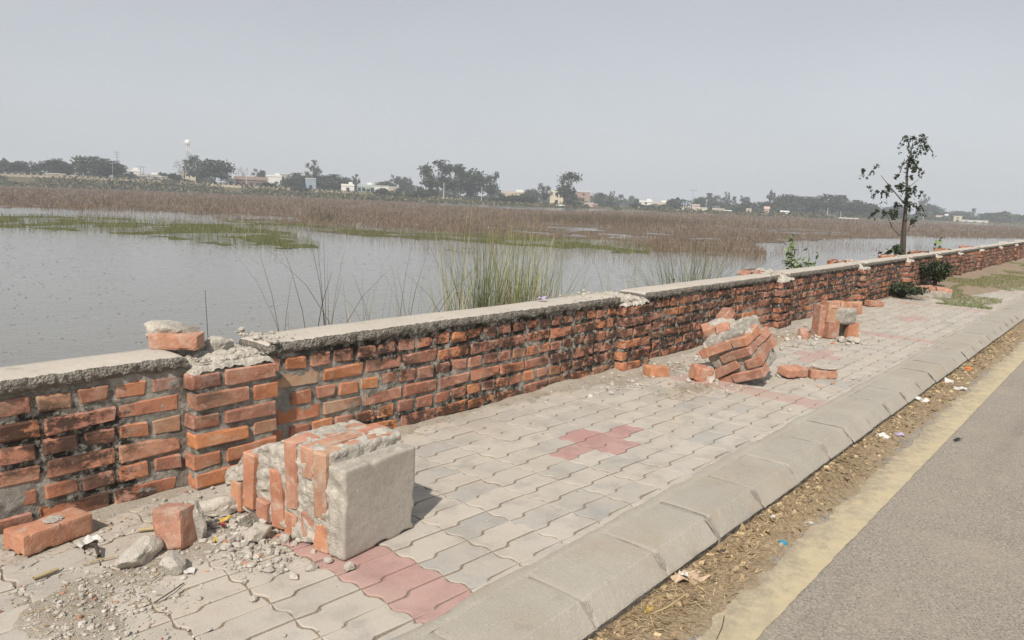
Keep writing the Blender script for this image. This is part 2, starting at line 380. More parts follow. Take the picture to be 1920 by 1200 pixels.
# ------------------------------------------------------------------ setting: ground, road, water
def sheet(name, xs, ys, zf, mat, smooth=True):
    X, Y = np.meshgrid(np.asarray(xs, float), np.asarray(ys, float), indexing='ij')
    Z = zf(X, Y); P = v3(X, Y, Z)
    return link(name, mesh_np(name, P, grid_faces(len(xs), len(ys)), mat, smooth))
def spread(a, b, near, n, p=2.2):
    t = np.linspace(-1, 1, n); t = np.sign(t)*np.abs(t)**p
    return np.where(t < 0, near+(near-a)*t, near+(b-near)*t)
XS = np.concatenate([[-3000, -900, -250, -60, -20], np.linspace(-8, 24, 161), [27, 32, 40, 55, 80, 130, 250, 500, 900, 3000]])
kind(sheet('ground', [-3400, 0, 3400], [-3400, -6.2, ], lambda x, y: ROAD-.03+0*x, M['land']), 'structure')
kind(sheet('lake_bed', [-3400, 0, 3400], [3.0, 400, 3400], lambda x, y: WATER-.9+0*x, M['mud']), 'structure')
kind(sheet('road', XS, np.linspace(-6.5, 1.12, 40), lambda x, y: ROAD+.004*fbm(v3(x, y), .5, 3).reshape(x.shape), M['road']), 'structure')
kind(sheet('lake_water', [-3000, -200, 0, 200, 3000], [4.6, 60, 400, 1400], lambda x, y: WATER+0*x, M['water']), 'structure')
kind(sheet('lake_bank', XS, [2.80, 2.98, 3.3, 3.9, 4.6, 5.2, 6.0, 7.5],
    lambda x, y: np.interp(y, [2.8, 3.05, 4.4, 7.5], [-.12, -.2, -1.35, -2.3])+.10*fbm(v3(x, y), .9, 8).reshape(x.shape)*(y > 3.1), M['mud']), 'structure')

# yellow edge line: worn sheet just above the asphalt, ragged on its inner side
def yellow_line():
    xs = np.concatenate([np.linspace(-6, 24, 2401), np.linspace(24.5, 90, 120)]); n = 9
    v = np.linspace(0, 1, n); P = []
    j0 = fbm(v3(xs, 0*xs+1), 9, 31, 5)*.030+fbm(v3(xs, 0*xs+5), 1.1, 33)*.03; j1 = fbm(v3(xs, 0*xs+9), 20, 35, 4)*.004
    y0, y1 = .735+j1, .885+j0
    X = np.repeat(xs, n); Y = (y0[:, None]*(1-v)+y1[:, None]*v).ravel()
    Z = ROAD+.004*fbm(v3(X, Y), .5, 3)+.004
    kind(link('yellow_line', mesh_np('yellow_line', v3(X, Y, Z), grid_faces(len(xs), n), M['yellow'])), 'structure')
yellow_line()

# roadside dirt against the kerb: a thin ragged drift that dips under the asphalt where it ends
def drift(name, x0, x1, y0, y1, step, hf, mat, floor):
    xs = np.arange(x0, x1, step); ys = np.arange(y0, y1, step)
    X, Y = np.meshgrid(xs, ys, indexing='ij'); Z = hf(X, Y)
    Fc = grid_faces(len(xs), len(ys)); z = Z.ravel(); keep = (z[Fc] > floor).any(1); Fc = Fc[keep]
    used = np.unique(Fc); re = np.zeros(z.size, int); re[used] = np.arange(len(used))
    return link(name, mesh_np(name, v3(X, Y, Z)[used], re[Fc], mat, True))
def dirt_h(X, Y):
    p = v3(X, Y); e = .90+.05*fbm(p, 1.3, 41)+.045*fbm(p, 6, 43, 3)-.02*np.exp(-((p[:, 0]-2.4)/.5)**2)
    h = np.clip((Y.ravel()-e)*.13, -.02, .013)+.006*fbm(p, 22, 45, 3)
    return (ROAD+h).reshape(X.shape)
kind(drift('roadside_dirt', -5, 14, .80, 1.13, .014, dirt_h, M['dirt'], ROAD-.004), 'structure')
kind(drift('roadside_dirt', 14, 90, .80, 1.13, .06, dirt_h, M['dirt'], ROAD-.004), 'structure')

# ------------------------------------------------------------------ kerb: one stone after another
KY, KIN = 1.145, 1.36
def kerb_stone(L, seed):
    prof = np.array([(1.36, -.02), (1.358, 0), (1.30, .001), (1.24, .001), (1.19, .001), (1.153, .000), (1.147, -.003), (1.128, -.022), (1.110, -.040), (1.091, -.059), (1.086, -.066), (1.086, -.095), (1.086, -.15)])
    n = 26; xs = np.linspace(.0018, L-.0018, n); m = len(prof)
    P = np.stack([np.repeat(xs, m), np.tile(prof[:, 0], n), np.tile(prof[:, 1], n)], -1)
    e = np.minimum(P[:, 0], L-P[:, 0]); edge = np.exp(-e/.006)
    chip = np.clip(fbm(P+np.array([seed*7.7, 0, 0]), 22, seed+40, 3)-.05, 0, 1); crease = np.exp(-((P[:, 1]-1.14)/.012)**2)
    P[:, 2] -= edge*(.0035+.02*chip)+crease*chip*.008; P[:, 1] += edge*.003
    q = P+np.array([seed*5.3, 0, 0]); rough = np.where(P[:, 2] < -.05, 1.8, 1)
    P[:, 1] -= fbm(q, 25, seed, 3)*.0020*rough; P[:, 2] += fbm(q, 18, seed+9, 3)*.0013*(P[:, 2] > -.12)
    Fc = grid_faces(n, m)
    caps = []
    Fs = np.concatenate([Fc, np.array([[0, i, i+1, i+1] for i in range(1, 2)])]) if False else Fc
    return mesh_np('kerb_stone', P, Fs[:, ::-1], [M['kerb'], M['kerb_foot']], False, None, np.tile((np.arange(m-1) >= 10).astype(int), n-1))
kerb_root = empty('kerb', (0, 0, 0)); kind(kerb_root, 'structure')
kx = [-2.9+.425*i for i in range(0, 90)]
joints = [1.755, 2.19, 2.587, 3.0, 3.41, 3.87, 4.25, 4.61]
xs_k = [1.755-.425*i for i in range(12, 0, -1)] + joints + [4.61+.425*i for i in range(1, 80)]
kmesh = {}
for i in range(len(xs_k)-1):
    L = xs_k[i+1]-xs_k[i]; key = (round(L, 3), i % 6)
    if key not in kmesh: kmesh[key] = kerb_stone(L, i % 6+1)
    k = link('kerb_stone', kmesh[key], kerb_root, (xs_k[i], random.gauss(0, .0025), random.uniform(-.004, .001)), (0, random.gauss(0, .0018), random.gauss(0, .004)))
# mortar fillets in the joints and the cement haunch between kerb and paving
def haunch():
    xs = np.concatenate([np.arange(-4, 16, .02), np.arange(16, 40, .2)]); n = 6
    y = np.linspace(0, 1, n); j = fbm(v3(xs, 0*xs), 5, 51, 4)
    X = np.repeat(xs, n); Y = ((1.345)*(1-y)[None] + (1.405+.022*j)[:, None]*y[None]).ravel()
    P = v3(X, Y, 0*X); P[:, 2] = .0035+.0025*fbm(P, 26, 53, 3)-np.tile((np.abs(y-.45)*2)**3*.007, len(xs))
    return mesh_np('haunch', P, grid_faces(len(xs), n), M['kerb'], True)
link('haunch', haunch(), kerb_root)
def joint_fill():
    prof = np.array([(1.35, -.004), (1.24, -.003), (1.155, -.005), (1.14, -.010), (1.118, -.03), (1.098, -.058), (1.092, -.075), (1.092, -.14)])
    parts = []
    for x in xs_k:
        P = np.concatenate([np.stack([np.full(len(prof), x+d), prof[:, 0], prof[:, 1]], -1) for d in (-.02, 0, .02)])
        parts.append((P, grid_faces(3, len(prof))[:, ::-1], .5))
    V, Fc, _ = joined(parts); return mesh_np('joint_mortar', V, Fc, M['mortar_grey'])
link('joint_mortar', joint_fill(), kerb_root)

# ------------------------------------------------------------------ footpath of zigzag pavers
PA, PB, PX0, PY0 = .2283, .1171, 1.3386, 1.6565
path = kind(sheet('footpath', np.arange(-8, 60.1, .5), [1.30, 1.5, 2.0, 2.5, 2.80], lambda x, y: -.0040+0*x, M['sand']), 'structure')
def paver_mesh(v, mat):
    g = .0040; T = [0, .28, .33, .40, .45, 1.]; Oy = [0, -.008, -.006, .006, .009, .002]
    S_ = [0, .30, .42, .58, .70, 1.]; Ox = [0, .009, .007, -.007, -.009, 0]
    bot = [(t*PA, o) for t, o in zip(T, Oy)]; top = [(t*PA, PB+o) for t, o in zip(T, Oy)]
    lef = [(o, s*PB) for s, o in zip(S_, Ox)]; rig = [(PA+o, s*PB) for s, o in zip(S_, Ox)]
    loop = bot[:-1]+rig[:-1]+top[::-1][:-1]+lef[::-1][:-1]
    L = np.array(loop); c = np.array([PA/2, PB/2]); n = len(L)
    nx = np.roll(L, -1, 0); pv = np.roll(L, 1, 0); d = nx-pv; nrm = np.stack([d[:, 1], -d[:, 0]], -1); nrm /= np.linalg.norm(nrm, axis=1)[:, None]
    r = np.random.default_rng(v); wob = r.normal(size=(n, 2))*.0010
    o0 = L-nrm*g+wob; o1 = L-nrm*(g+.0035)+wob
    V = [(x, y, -.02) for x, y in o0]+[(x, y, -.0020) for x, y in o0]+[(x, y, 0) for x, y in o1]
    Fc = [[i, (i+1) % n, n+(i+1) % n, n+i] for i in range(n)]+[[n+i, n+(i+1) % n, 2*n+(i+1) % n, 2*n+i] for i in range(n)]
    me = bpy.data.meshes.new('paver'); me.from_pydata(V, [], Fc+[list(range(2*n, 3*n))]); me.materials.append(mat); me.update()
    return me, np.array(V), Fc, n
pv_var = [paver_mesh(i, M['paver']) for i in range(4)]; pr_var = [paver_mesh(i+9, M['paver_red']) for i in range(2)]; pd_var = [paver_mesh(i+9, M['paver_red_dusty']) for i in range(2)]
def is_red(i, j):
    if i % 14 == 0 and -7 <= j <= 2: return True
    return i % 14 == 7 and j == -3 or (i % 14 in (6, 8) and j == -3) or (i % 14 == 7 and j in (-4, -2))
cells = []
for i in range(-40, 200):
    for j in range(-9, 3):
        x = PX0+PA*i; y = PY0-PB*(j+1)
        d = np.array([x+PA/2, y+PB/2, -CAM_H]); zc = d@FW
        vis = zc > .1 and -40 < 960+F_PX*(d@RT)/zc < 1960 and 600-F_PX*(d@UP)/zc < 1215
        cells.append((0 if vis else 1, math.hypot(x+PA/2, y+PB/2), i, j, x, y))
cells.sort(key=lambda c: (c[0], c[1]))
far_g, far_r = [], []
for idx, (nv, dist, i, j, x, y) in enumerate(cells):
    red = is_red(i, j); z = random.uniform(-.0010, .0026)
    if idx < 300:
        me = random.choice((pr_var if i < 12 else pd_var) if red else pv_var)[0]
        o = link('paver', me, path, (x, y, z), (random.gauss(0, .004), random.gauss(0, .003), 0))
        if j == 2: o.location.y = 1.382; o.scale.y = .34
    elif x < 46 and x > -6:
        _, V, Fc, n = random.choice(pr_var if red else pv_var)
        (far_r if red else far_g).append((V*np.array([1, .34 if j == 2 else 1, 1])+np.array([x, 1.382 if j == 2 else y, z]), n, random.random()))
def far_pavers(lst, mat):
    allv, allf, rr, o = [], [], [], 0
    for V, n, r in lst:
        F3 = [[i, (i+1) % n, n+(i+1) % n, n+i] for i in range(n)]+[[n+i, n+(i+1) % n, 2*n+(i+1) % n, 2*n+i] for i in range(n)]
        F3 = F3+[[2*n+a for a in range(n)]]
        allv.append(V); allf += [[q+o for q in f] for f in F3]; rr += [r]*len(V); o += len(V)
    me = bpy.data.meshes.new('pavers'); me.from_pydata(np.concatenate(allv).tolist(), [], allf); me.materials.append(mat)
    a = me.attributes.new('rnd', 'FLOAT', 'POINT'); a.data.foreach_set('value', np.array(rr, np.float32)); me.update()
    kind(link('pavers', me, path), 'stuff')
far_pavers(far_g, M['paver_far']); far_pavers(far_r, M['paver_red_far'])

# dust, sand and rubble fines lying on the pavers (dip below the pavers where they thin out)
WALL_Y, PIL_Y = 2.74, 2.668
def blob(p, x, y, sx, sy, rot=0.):
    c, s = math.cos(rot), math.sin(rot); dx, dy = p[:, 0]-x, p[:, 1]-y
    return np.exp(-((dx*c+dy*s)/sx)**2-((-dx*s+dy*c)/sy)**2)
def dust_h(X, Y):
    p = v3(X, Y); n = fbm(p, 2.4, 61, 3); n2 = fbm(p, 11, 63, 3)
    wall = np.exp(-np.clip(WALL_Y-p[:, 1], 0, 9)/.085)*.022*(1+.8*n)
    h = wall+.018*blob(p, 1.28, 2.30, .16, .22)+.015*blob(p, .70, 2.12, .15, .22)+.010*blob(p, .98, 2.22, .2, .10)+.008*blob(p, .55, 1.8, .2, .3)
    h = h+.012*blob(p, 4.6, 2.50, .6, .14)+.012*blob(p, 4.33, 2.12, .20, .13, -.5)+.007*blob(p, 5.0, 1.95, .35, .22)+.010*blob(p, 6.6, 2.50, .8, .14)+.009*blob(p, 7.2, 2.15, .4, .25)
    h = h+.05*np.clip((p[:, 0]-11.2)/3, 0, 1)*np.clip((p[:, 1]-1.75+.12*(p[:, 0]-14))/.35, 0, 1)
    return (h-.0088+.0050*n2*(.5+np.clip(h*60, 0, 1))+.003*n).reshape(X.shape)
kind(drift('path_dust', -.6, 9.5, 1.40, 2.75, .016, dust_h, M['dust'], -.0025), 'structure')
kind(drift('path_dust', 9.5, 30, 1.40, 2.75, .06, dust_h, M['sand'], -.0025), 'structure')

# ------------------------------------------------------------------ the boundary wall
def brick_mesh(L, Wd, H, seed, mat, name='brick'):
    r = np.random.default_rng(seed); bm = bmesh.new(); bmesh.ops.create_cube(bm, size=1)
    for v in bm.verts: v.co = Vector((v.co.x*L, v.co.y*Wd, v.co.z*H))+Vector(r.normal(size=3)*np.array([.0030, .0018, .0026]))
    bmesh.ops.bevel(bm, geom=bm.edges[:], offset=.0042+.002*r.random(), segments=1, affect='EDGES', clamp_overlap=True)
    for v in bm.verts:
        v.co += Vector(r.normal(size=3)*.0016)
        if r.random() < .06: v.co *= .95
    me = bpy.data.meshes.new(name); bm.to_mesh(me); bm.free(); me.materials.append(mat); me.update()
    return me
def me_np(me):
    P = np.empty(len(me.vertices)*3); me.vertices.foreach_get('co', P)
    return P.reshape(-1, 3), [list(p.vertices) for p in me.polygons]
BH, CP = .0575, .0785
HEADS = [brick_mesh(.105+.006*math.sin(i*2.1), .20, BH, 100+i, M['brick']) for i in range(10)]
STRS = [brick_mesh(.222+.005*math.sin(i*1.7), .105, BH, 200+i, M['brick']) for i in range(10)]
CLOS = [brick_mesh(.062, .105, BH, 300+i, M['brick']) for i in range(3)]
PIN = [brick_mesh(.222, .112, BH, 400+i, M['brick']) for i in range(8)]
HALF = [brick_mesh(.110, .112, BH, 430+i, M['brick']) for i in range(4)]
PILLARS = [-1.72, 1.35, 4.42, 7.28, 9.98, 12.35, 14.35, 16.25, 18.6, 21.2, 24.0, 27.0, 30.0]
PW = .372
wall = tag(empty('boundary_wall'), 'long low red brick wall with cement coping and broken pillars between footpath and lake', 'wall'); wall['kind'] = 'thing'
todo = []           # (x, y, z, rotz, mesh, parent)
bays, pils = [], []
def rough_panel(x0, x1, z0, z1, y, step, amp, seed, depth=.2):
    xs = np.arange(x0, x1+step*.5, step); zs = np.arange(z0, z1+step*.5, step)
    X, Z = np.meshgrid(xs, zs, indexing='ij'); P = v3(X, 0*X+y, Z)
    P[:, 1] -= amp*fbm(P, 26, seed, 3)+amp*.8*fbm(P, 7, seed+5, 2)
    Fc = grid_faces(len(xs), len(zs))
    # back and ends
    n = len(P); B = np.array([(x0, y+depth, z0), (x1, y+depth, z0), (x1, y+depth, z1), (x0, y+depth, z1)])
    return np.concatenate([P, B]), np.concatenate([Fc, [[n+1, n, n+3, n+2]]])
for b in range(len(PILLARS)-1):
    x0, x1 = PILLARS[b]+PW, PILLARS[b+1]
    near = x0 < 9
    V, Fc = rough_panel(x0-.02, x1+.02, -.06, .485, WALL_Y+.0062, .009 if near else .08, .0062, 71+b)
    bay = link('wall_bay', mesh_np('wall_bay', V, Fc, M['mortar'], True), wall); bays.append(bay)
    for r in range(6):
        z = .006+BH/2+r*CP; x = x1-.012
        head = r % 2 == 1
        if not head: x -= random.uniform(-.0, .03)
        while x > x0+.03:
            if head: w = .105; pool = HEADS
            else: w = .222; pool = STRS
            if x-w < x0-.02: w = .105; pool = HEADS
            if x-w < x0-.03: w = .062; pool = CLOS
            if x-w < x0-.02: break
            me = random.choice(pool); yd = {id(HEADS): .10, id(STRS): .0525, id(CLOS): .0525}[id(pool)]
            todo.append((x-w/2, WALL_Y+yd+random.gauss(0, .0022), z+random.gauss(0, .0022), random.gauss(0, .008), random.gauss(0, .010), me, bay))
            x -= w+random.uniform(.013, .025)
PIL_H = []
for p, px in enumerate(PILLARS):
    near = px < 9
    core = rough_box((PW-.034, PW-.034, .49), .010 if near else .08, .01, .0065, 24, 90+p, (px, 0, 0))
    P = core[0]+np.array([px+.017, PIL_Y+.017, -.02])
    pil = link('pillar', mesh_np('pillar', P, core[1], M['mortar'], True), wall); pils.append(pil)
    for r in range(6):
        z = .006+BH/2+r*CP; s = -1 if r % 2 else 1
        c = .1275; cx, cy = px+PW/2, PIL_Y+PW/2
        for k in range(4):
            # pinwheel of four stretchers; the odd courses are mirrored
            a = k*math.pi/2; ox, oy = (-.5*c*s, -c); rx = ox*math.cos(a)-oy*math.sin(a); ry = ox*math.sin(a)+oy*math.cos(a)
            todo.append((cx+rx+random.gauss(0, .0015), cy+ry+random.gauss(0, .0015), z+random.gauss(0, .0015), a+random.gauss(0, .008), random.gauss(0, .006), random.choice(PIN), pil))
def seen(x, y, z):
    d = np.array([x, y, z-CAM_H]); zc = d@FW
    return zc > .1 and -30 < 960+F_PX*(d@RT)/zc < 1950
def cand(t): return (0 if (seen(t[0], t[1], t[2]) and t[1] < 2.9) else 1, math.hypot(t[0], t[1]))
todo.sort(key=cand)
rest = []
for n, (x, y, z, rz, ry, me, par) in enumerate(todo):
    if n < 300: link('brick', me, par, (x, y, z), (0, ry, rz))
    else: rest.append((x, y, z, rz, ry, me))
cache = {}
groups = {}
for x, y, z, rz, ry, me in rest:
    if me.name not in cache: cache[me.name] = me_np(me)
    P, Fl = cache[me.name]
    Rm = np.array(Euler((0, ry, rz)).to_matrix())
    groups.setdefault('all', []).append((P@Rm.T+np.array([x, y, z]), Fl, random.random()))
allv, allf, rr, o = [], [], [], 0
for P, Fl, r in groups['all']:
    allv.append(P); allf += [[q+o for q in f] for f in Fl]; rr += [r]*len(P); o += len(P)
me = bpy.data.meshes.new('bricks'); me.from_pydata(np.concatenate(allv).tolist(), [], allf); me.materials.append(M['brick_far'])
a = me.attributes.new('rnd', 'FLOAT', 'POINT'); a.data.foreach_set('value', np.array(rr, np.float32)); me.update()
kind(link('bricks', me, wall), 'stuff')

# cement coping: smooth top, ragged hanging lip at the front
def coping(x0, x1, seed, near):
    st = .0075 if near else .05
    prof = [(2.955, .470), (2.957, .515), (2.945, .527), (2.90, .530), (2.86, .531), (2.82, .531), (2.78, .530), (2.75, .528), (2.738, .5255), (2.731, .521), (2.727, .513), (2.725, .504), (2.725, .496), (2.727, .489), (2.731, .483), (2.738, .479), (2.752, .476)]
    prof = np.array(prof); xs = np.linspace(x0, x1, max(3, int((x1-x0)/st))); m = len(prof)
    P = np.stack([np.repeat(xs, m), np.tile(prof[:, 0], len(xs)), np.tile(prof[:, 1], len(xs))], -1)
    lip = np.tile(np.clip((np.arange(m)-7)/2., 0, 1)*np.clip((16.5-np.arange(m))/1.5, 0, 1), len(xs))
    q = P+np.array([0, 0, seed*3.3])
    P[:, 1] -= lip*(.015*fbm(q, 60, seed, 2)+.009*fbm(q, 16, seed+3, 2))
    low = np.tile(np.clip((np.arange(m)-11)/3., 0, 1), len(xs))
    P[:, 2] += lip*.010*fbm(q, 58, seed+7, 2)-low*(.009*(fbm(q*np.array([1, 0, 0]), 9, seed+11, 3)+.1))
    top = 1-lip; P[:, 2] += top*(.0022*fbm(q, 6, seed+13, 3)+.006*fbm(q*np.array([1, 0, 0]), .9, seed+14, 2))
    e = np.minimum(P[:, 0]-x0, x1-P[:, 0]); P[:, 2] -= np.exp(-e/.015)*.010*(P[:, 2] > .5); P[:, 0] += fbm(q, 30, seed+15, 3)*.012*np.exp(-e/.01)
    Fc = grid_faces(len(xs), m); mi = np.tile((np.arange(m-1) >= 8).astype(int), len(xs)-1)
    # end caps as fans of quads
    n = len(P); ends = []
    for k, base in enumerate((0, (len(xs)-1)*m)):
        c = P[base:base+m].mean(0)+np.array([(-.012 if k == 0 else .012), 0, 0]); P = np.concatenate([P, [c]])
        for i in range(m-1):
            f = [base+i, base+i+1, n+k, n+k]; ends.append(f if k == 0 else f[::-1])
    bmv = P; faces = [list(f) for f in Fc]+[[f[0], f[1], f[2]] if f[2] == f[3] else [f[1], f[2], f[3]] for f in ends]
    me = bpy.data.meshes.new('coping'); me.from_pydata(bmv.tolist(), [], faces); me.materials.append(M['coping']); me.materials.append(M['lip'])
    me.polygons.foreach_set('material_index', np.concatenate([mi, np.ones(len(ends), int)]).astype(np.int32))
    me.polygons.foreach_set('use_smooth', np.ones(len(faces), bool)); me.update()
    return me
for b in range(len(PILLARS)-1):
    x0, x1 = PILLARS[b]+PW, PILLARS[b+1]
    link('coping', coping(x0-.03 if b != 1 else x0-.01, x1+.012, 5+b, x0 < 9), wall)
# broken mortar on top of every pillar
def pillar_crown(px, seed, near, raise_, back=.0):
    st = .008 if near else .03
    xs = np.arange(px+.010, px+PW-.004, st); ys = np.arange(PIL_Y+.010, PIL_Y+PW+.03+back, st)
    X, Y = np.meshgrid(xs, ys, indexing='ij'); P = v3(X, Y)
    ex = np.minimum(P[:, 0]-px, px+PW-P[:, 0]); ey = P[:, 1]-PIL_Y
    n = fbm(P, 9, seed, 3); n2 = fbm(P, 55, seed+3, 2); n3 = fbm(P, 22, seed+6, 2)
    rz = np.clip((P[:, 1]-PIL_Y-.10+.04*n)/.03, 0, 1)*raise_
    P[:, 2] = .481+.010*n+.010*n2+.012*n3+rz
    P[:, 2] -= .018*np.exp(-(ey-.010)/.006)+.02*np.exp(-(ex-.010)/.006)
    return mesh_np('broken_mortar', P, grid_faces(len(xs), len(ys)), M['mortar_pale'], False)
for p, px in enumerate(PILLARS):
    link('broken_mortar', pillar_crown(px, 120+p, px < 9, [0, .012, .018, .045, .05, .05, .04][p % 7], .0 if p < 3 else .08), wall)
    if p >= 3 and p < 9:
        for q in range(3): link('brick', random.choice(PIN), pils[p], (px+.06+.115*q, 3.02, .51+random.gauss(0, .004)), (0, random.gauss(0, .05), R_(90)+random.gauss(0, .06)))

# ------------------------------------------------------------------ fallen pieces of the pillars
BK = M['brick_clean']
def put_brick(parent, size, cen, rot=(0, 0, 0), seed=0, name='brick', mat=None):
    me = brick_mesh(*size, seed, mat or BK, name); return link(name, me, parent, cen, rot)
def lump(parent, size, org, seed, mat, n=.012, amp=.012, rr=.02, ns=16., name='mortar', rot=None, carve=None):
    P, Fc = rough_box(size, n, rr, amp, ns, seed)
    if carve is not None: P = carve(P)
    P = P-np.array(size)/2
    return link(name, mesh_np(name, P, Fc, mat, False), parent, np.array(org)+np.array(size)/2, rot or (0, 0, 0))

# 1. the big one in front: lies on its side, cement cap towards the road
fp = tag(empty('fallen_pillar', (1.405, 1.823, 0), (0, 0, R_(4.5))), 'largest fallen brick pillar piece lying on its side with square cement cap facing the road', 'pillar', None)
cap_P, cap_F = rough_box((.325, .078, .302), .0070, .006, .0009, 40, 3)
_e = np.minimum(np.minimum(cap_P[:, 0], .325-cap_P[:, 0]), np.minimum(cap_P[:, 2], .302-cap_P[:, 2])); _ch = np.clip(fbm(cap_P, 17, 6, 3)-.12, 0, 1)*np.exp(-_e/.012)
cap_P = cap_P+(np.array([.1625, .039, .151])-cap_P)*(_ch*.16)[:, None]+np.stack([.0008*fbm(cap_P, 8, 1), .0006*fbm(cap_P, 8, 2), 0*_e], -1)
_c = cap_P[cap_F].mean(1); _mi = ((_c[:, 1] > .0065)).astype(int)  # sides paler than front: sunlit contrast put into colour, along with fresh mortar
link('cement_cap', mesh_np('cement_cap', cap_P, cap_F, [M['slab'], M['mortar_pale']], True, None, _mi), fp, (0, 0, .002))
def carve_core(P):
    # the far end is torn: lower and narrower the further from the cap
    y = P[:, 1]/.60; n = fbm(P, 14, 77, 3); n2 = fbm(P, 40, 79, 2)
    lim = np.interp(y, [0, .42, .50, .62, .74, .86, 1], [.33, .325, .30, .27, .235, .17, .12])+.018*n
    P = P.copy(); t = P[:, 2]/.325; P[:, 2] = t*lim
    P[:, 0] = P[:, 0]+(P[:, 0] < .17)*np.clip(y-.1, 0, 1)*.02+.010*n+.010*n2
    P[:, 1] = P[:, 1]+.02*n*(y > .8)
    return P
core = rough_box((.328, .60, .325), .0085, .012, .009, 34, 5); cp = carve_core(core[0])
link('mortar', mesh_np('mortar', cp, core[1], M['mortar_pale'], False), fp, (.003, .07, .008))
H2, T2 = .108, .062
def fb(x0, x1, z0, z1, k, seed, dy=0., tilt=0.):
    y = .080+.0775*k+T2/2+dy
    return put_brick(fp, (x1-x0, z1-z0, T2), ((x0+x1)/2, y, (z0+z1)/2), (R_(90)+tilt, 0, 0), seed)
sd = 500
for k, lst in enumerate([
    [(-.004, .108, .108, .338), (-.004, .108, .0, .094), (.12, .335, .232, .336), (.235, .338, .0, .222)],
    [(.0, .225, .232, .340), (.238, .338, .12, .338), (.235, .335, 0, .11), (.004, .11, .012, .112)],
    [(-.004, .105, .105, .342), (.12, .33, .23, .330), (-.002, .106, .004, .088), (.235, .335, 0, .215)],
    [(-.002, .104, .012, .222), (.13, .33, .20, .300), (.235, .33, 0, .19)],
    [(.0, .108, .006, .092), (.12, .325, .165, .268)],
    [(-.004, .104, .040, .245), (.235, .33, .0, .16)],
    [(.002, .10, .010, .120), (.13, .32, .02, .12)],
    ]):
    for q in lst: fb(*q, k, sd, random.gauss(0, .003), random.gauss(0, .02)); sd += 1

# generic chunk of pillar: pinwheel courses round a mortar core, local z up, centred
def chunk(root, courses, skip=(), seed=0, core_mat=None, core_extra=0.):
    c = .118; hh = courses*.077
    lump(root, (.305, .305, hh+core_extra), (-.1525, -.1525, -.005), seed, core_mat or M['mortar_grey'], .011, .016, .02, 26)
    for r in range(courses):
        s = 1 if r % 2 else -1
        for k in range(4):
            if (r, k) in skip: continue
            a = k*math.pi/2; ox, oy = (-.5*c*s, -c); rx = ox*math.cos(a)-oy*math.sin(a); ry = ox*math.sin(a)+oy*math.cos(a)
            put_brick(root, (.226, .110, .0625), (rx*1.03+random.gauss(0, .010), ry*1.03+random.gauss(0, .010), .034+r*.077), (random.gauss(0, .05), random.gauss(0, .05), a+random.gauss(0, .06)), seed*31+r*7+k)
    return hh
def frame_rot(axis_angle_list):
    m = Matrix.Identity(3)
    for ax, an in axis_angle_list: m = Matrix.Rotation(an, 3, ax) @ m
    return m.to_euler()
# 2. tilted chunk further along: courses climb to the right
view = Vector((.90, .40, 0)).normalized()
tc = tag(empty('fallen_pillar', (4.87, 2.03, .205), frame_rot([(Vector((0, 0, 1)), R_(-88)), (view, R_(-30)), (Vector((.4, -.9, 0)), R_(6))])),
         'tilted broken brick pillar chunk with white mortar top, leaning on rubble in the middle of the footpath', 'pillar')
chunk(tc, 4, {(3, 2), (3, 3), (2, 3), (0, 1)}, 11, None, .03)
for ch in tc.children: ch.location.z -= .16
lump(tc, (.27, .29, .05), (-.15, -.15, .125), 15, M['mortar_pale'], .012, .022, .02, 14)
def crag(parent, loc, size, seed, mat, rz=0., name='mortar'):
    P, Fc = rock(seed, .09); P = (P+.05*fbm(P, 7, seed, 3)[:, None]*P)*np.array(size); return link(name, mesh_np(name, P, Fc, mat, False), parent, loc, (0, 0, rz))
crag(tc, (-.10, .10, .185), (.21, .17, .13), 16, M['mortar_pale']); crag(tc, (-.02, .02, .15), (.16, .20, .08), 17, M['mortar_pale'], .6); crag(tc, (.08, -.06, .13), (.2, .22, .06), 18, M['mortar_pale'], 1.)
put_brick(tc, (.11, .105, .062), (-.15, .03, .20), (.3, .2, .5), 611); put_brick(tc, (.10, .09, .06), (-.05, .13, .235), (.2, -.3, 1.1), 612)
put_brick(tc, (.09, .08, .06), (-.03, -.02, .18), (.5, .1, .3), 613)
# 3. squarish chunk near the third pillar, bed faces towards us
bx3 = tag(empty('fallen_pillar', (7.33, 2.14, 0), (0, 0, R_(-37))), 'upright square brick pillar chunk with brick bed faces showing, standing near the third pillar', 'pillar')
put_brick(bx3, (.118, .062, .20), (-.118, -.06, .245), (0, .03, 0), 621); put_brick(bx3, (.225, .062, .118), (.065, -.06, .285), (0, -.02, 0), 622)
put_brick(bx3, (.115, .064, .16), (-.115, -.085, .085), (0, -.04, .02), 623); put_brick(bx3, (.11, .064, .15), (.115, -.06, .078), (0, .03, 0), 624)
put_brick(bx3, (.225, .062, .112), (-.06, .012, .285), (0, 0, 0), 625); put_brick(bx3, (.112, .062, .225), (.12, .012, .20), (0, 0, 0), 626)
put_brick(bx3, (.112, .062, .225), (-.12, .012, .115), (0, 0, 0), 627); put_brick(bx3, (.062, .112, .30), (-.20, .0, .155), (0, .02, 0), 628)
lump(bx3, (.22, .11, .16), (-.09, -.108, .13), 21, M['mortar_grey'], .012, .02, .04, 12)
lump(bx3, (.30, .14, .30), (-.16, .0, .02), 22, M['mortar_grey'], .014, .015, .03, 12)
for sx, zz in ((-.118, .30), (.10, .315)):
    fr = lump(bx3, (.062, .012, .030), (sx-.03, -.097, zz-.015), 23, BK, .008, .001, .006, 20, 'frog')
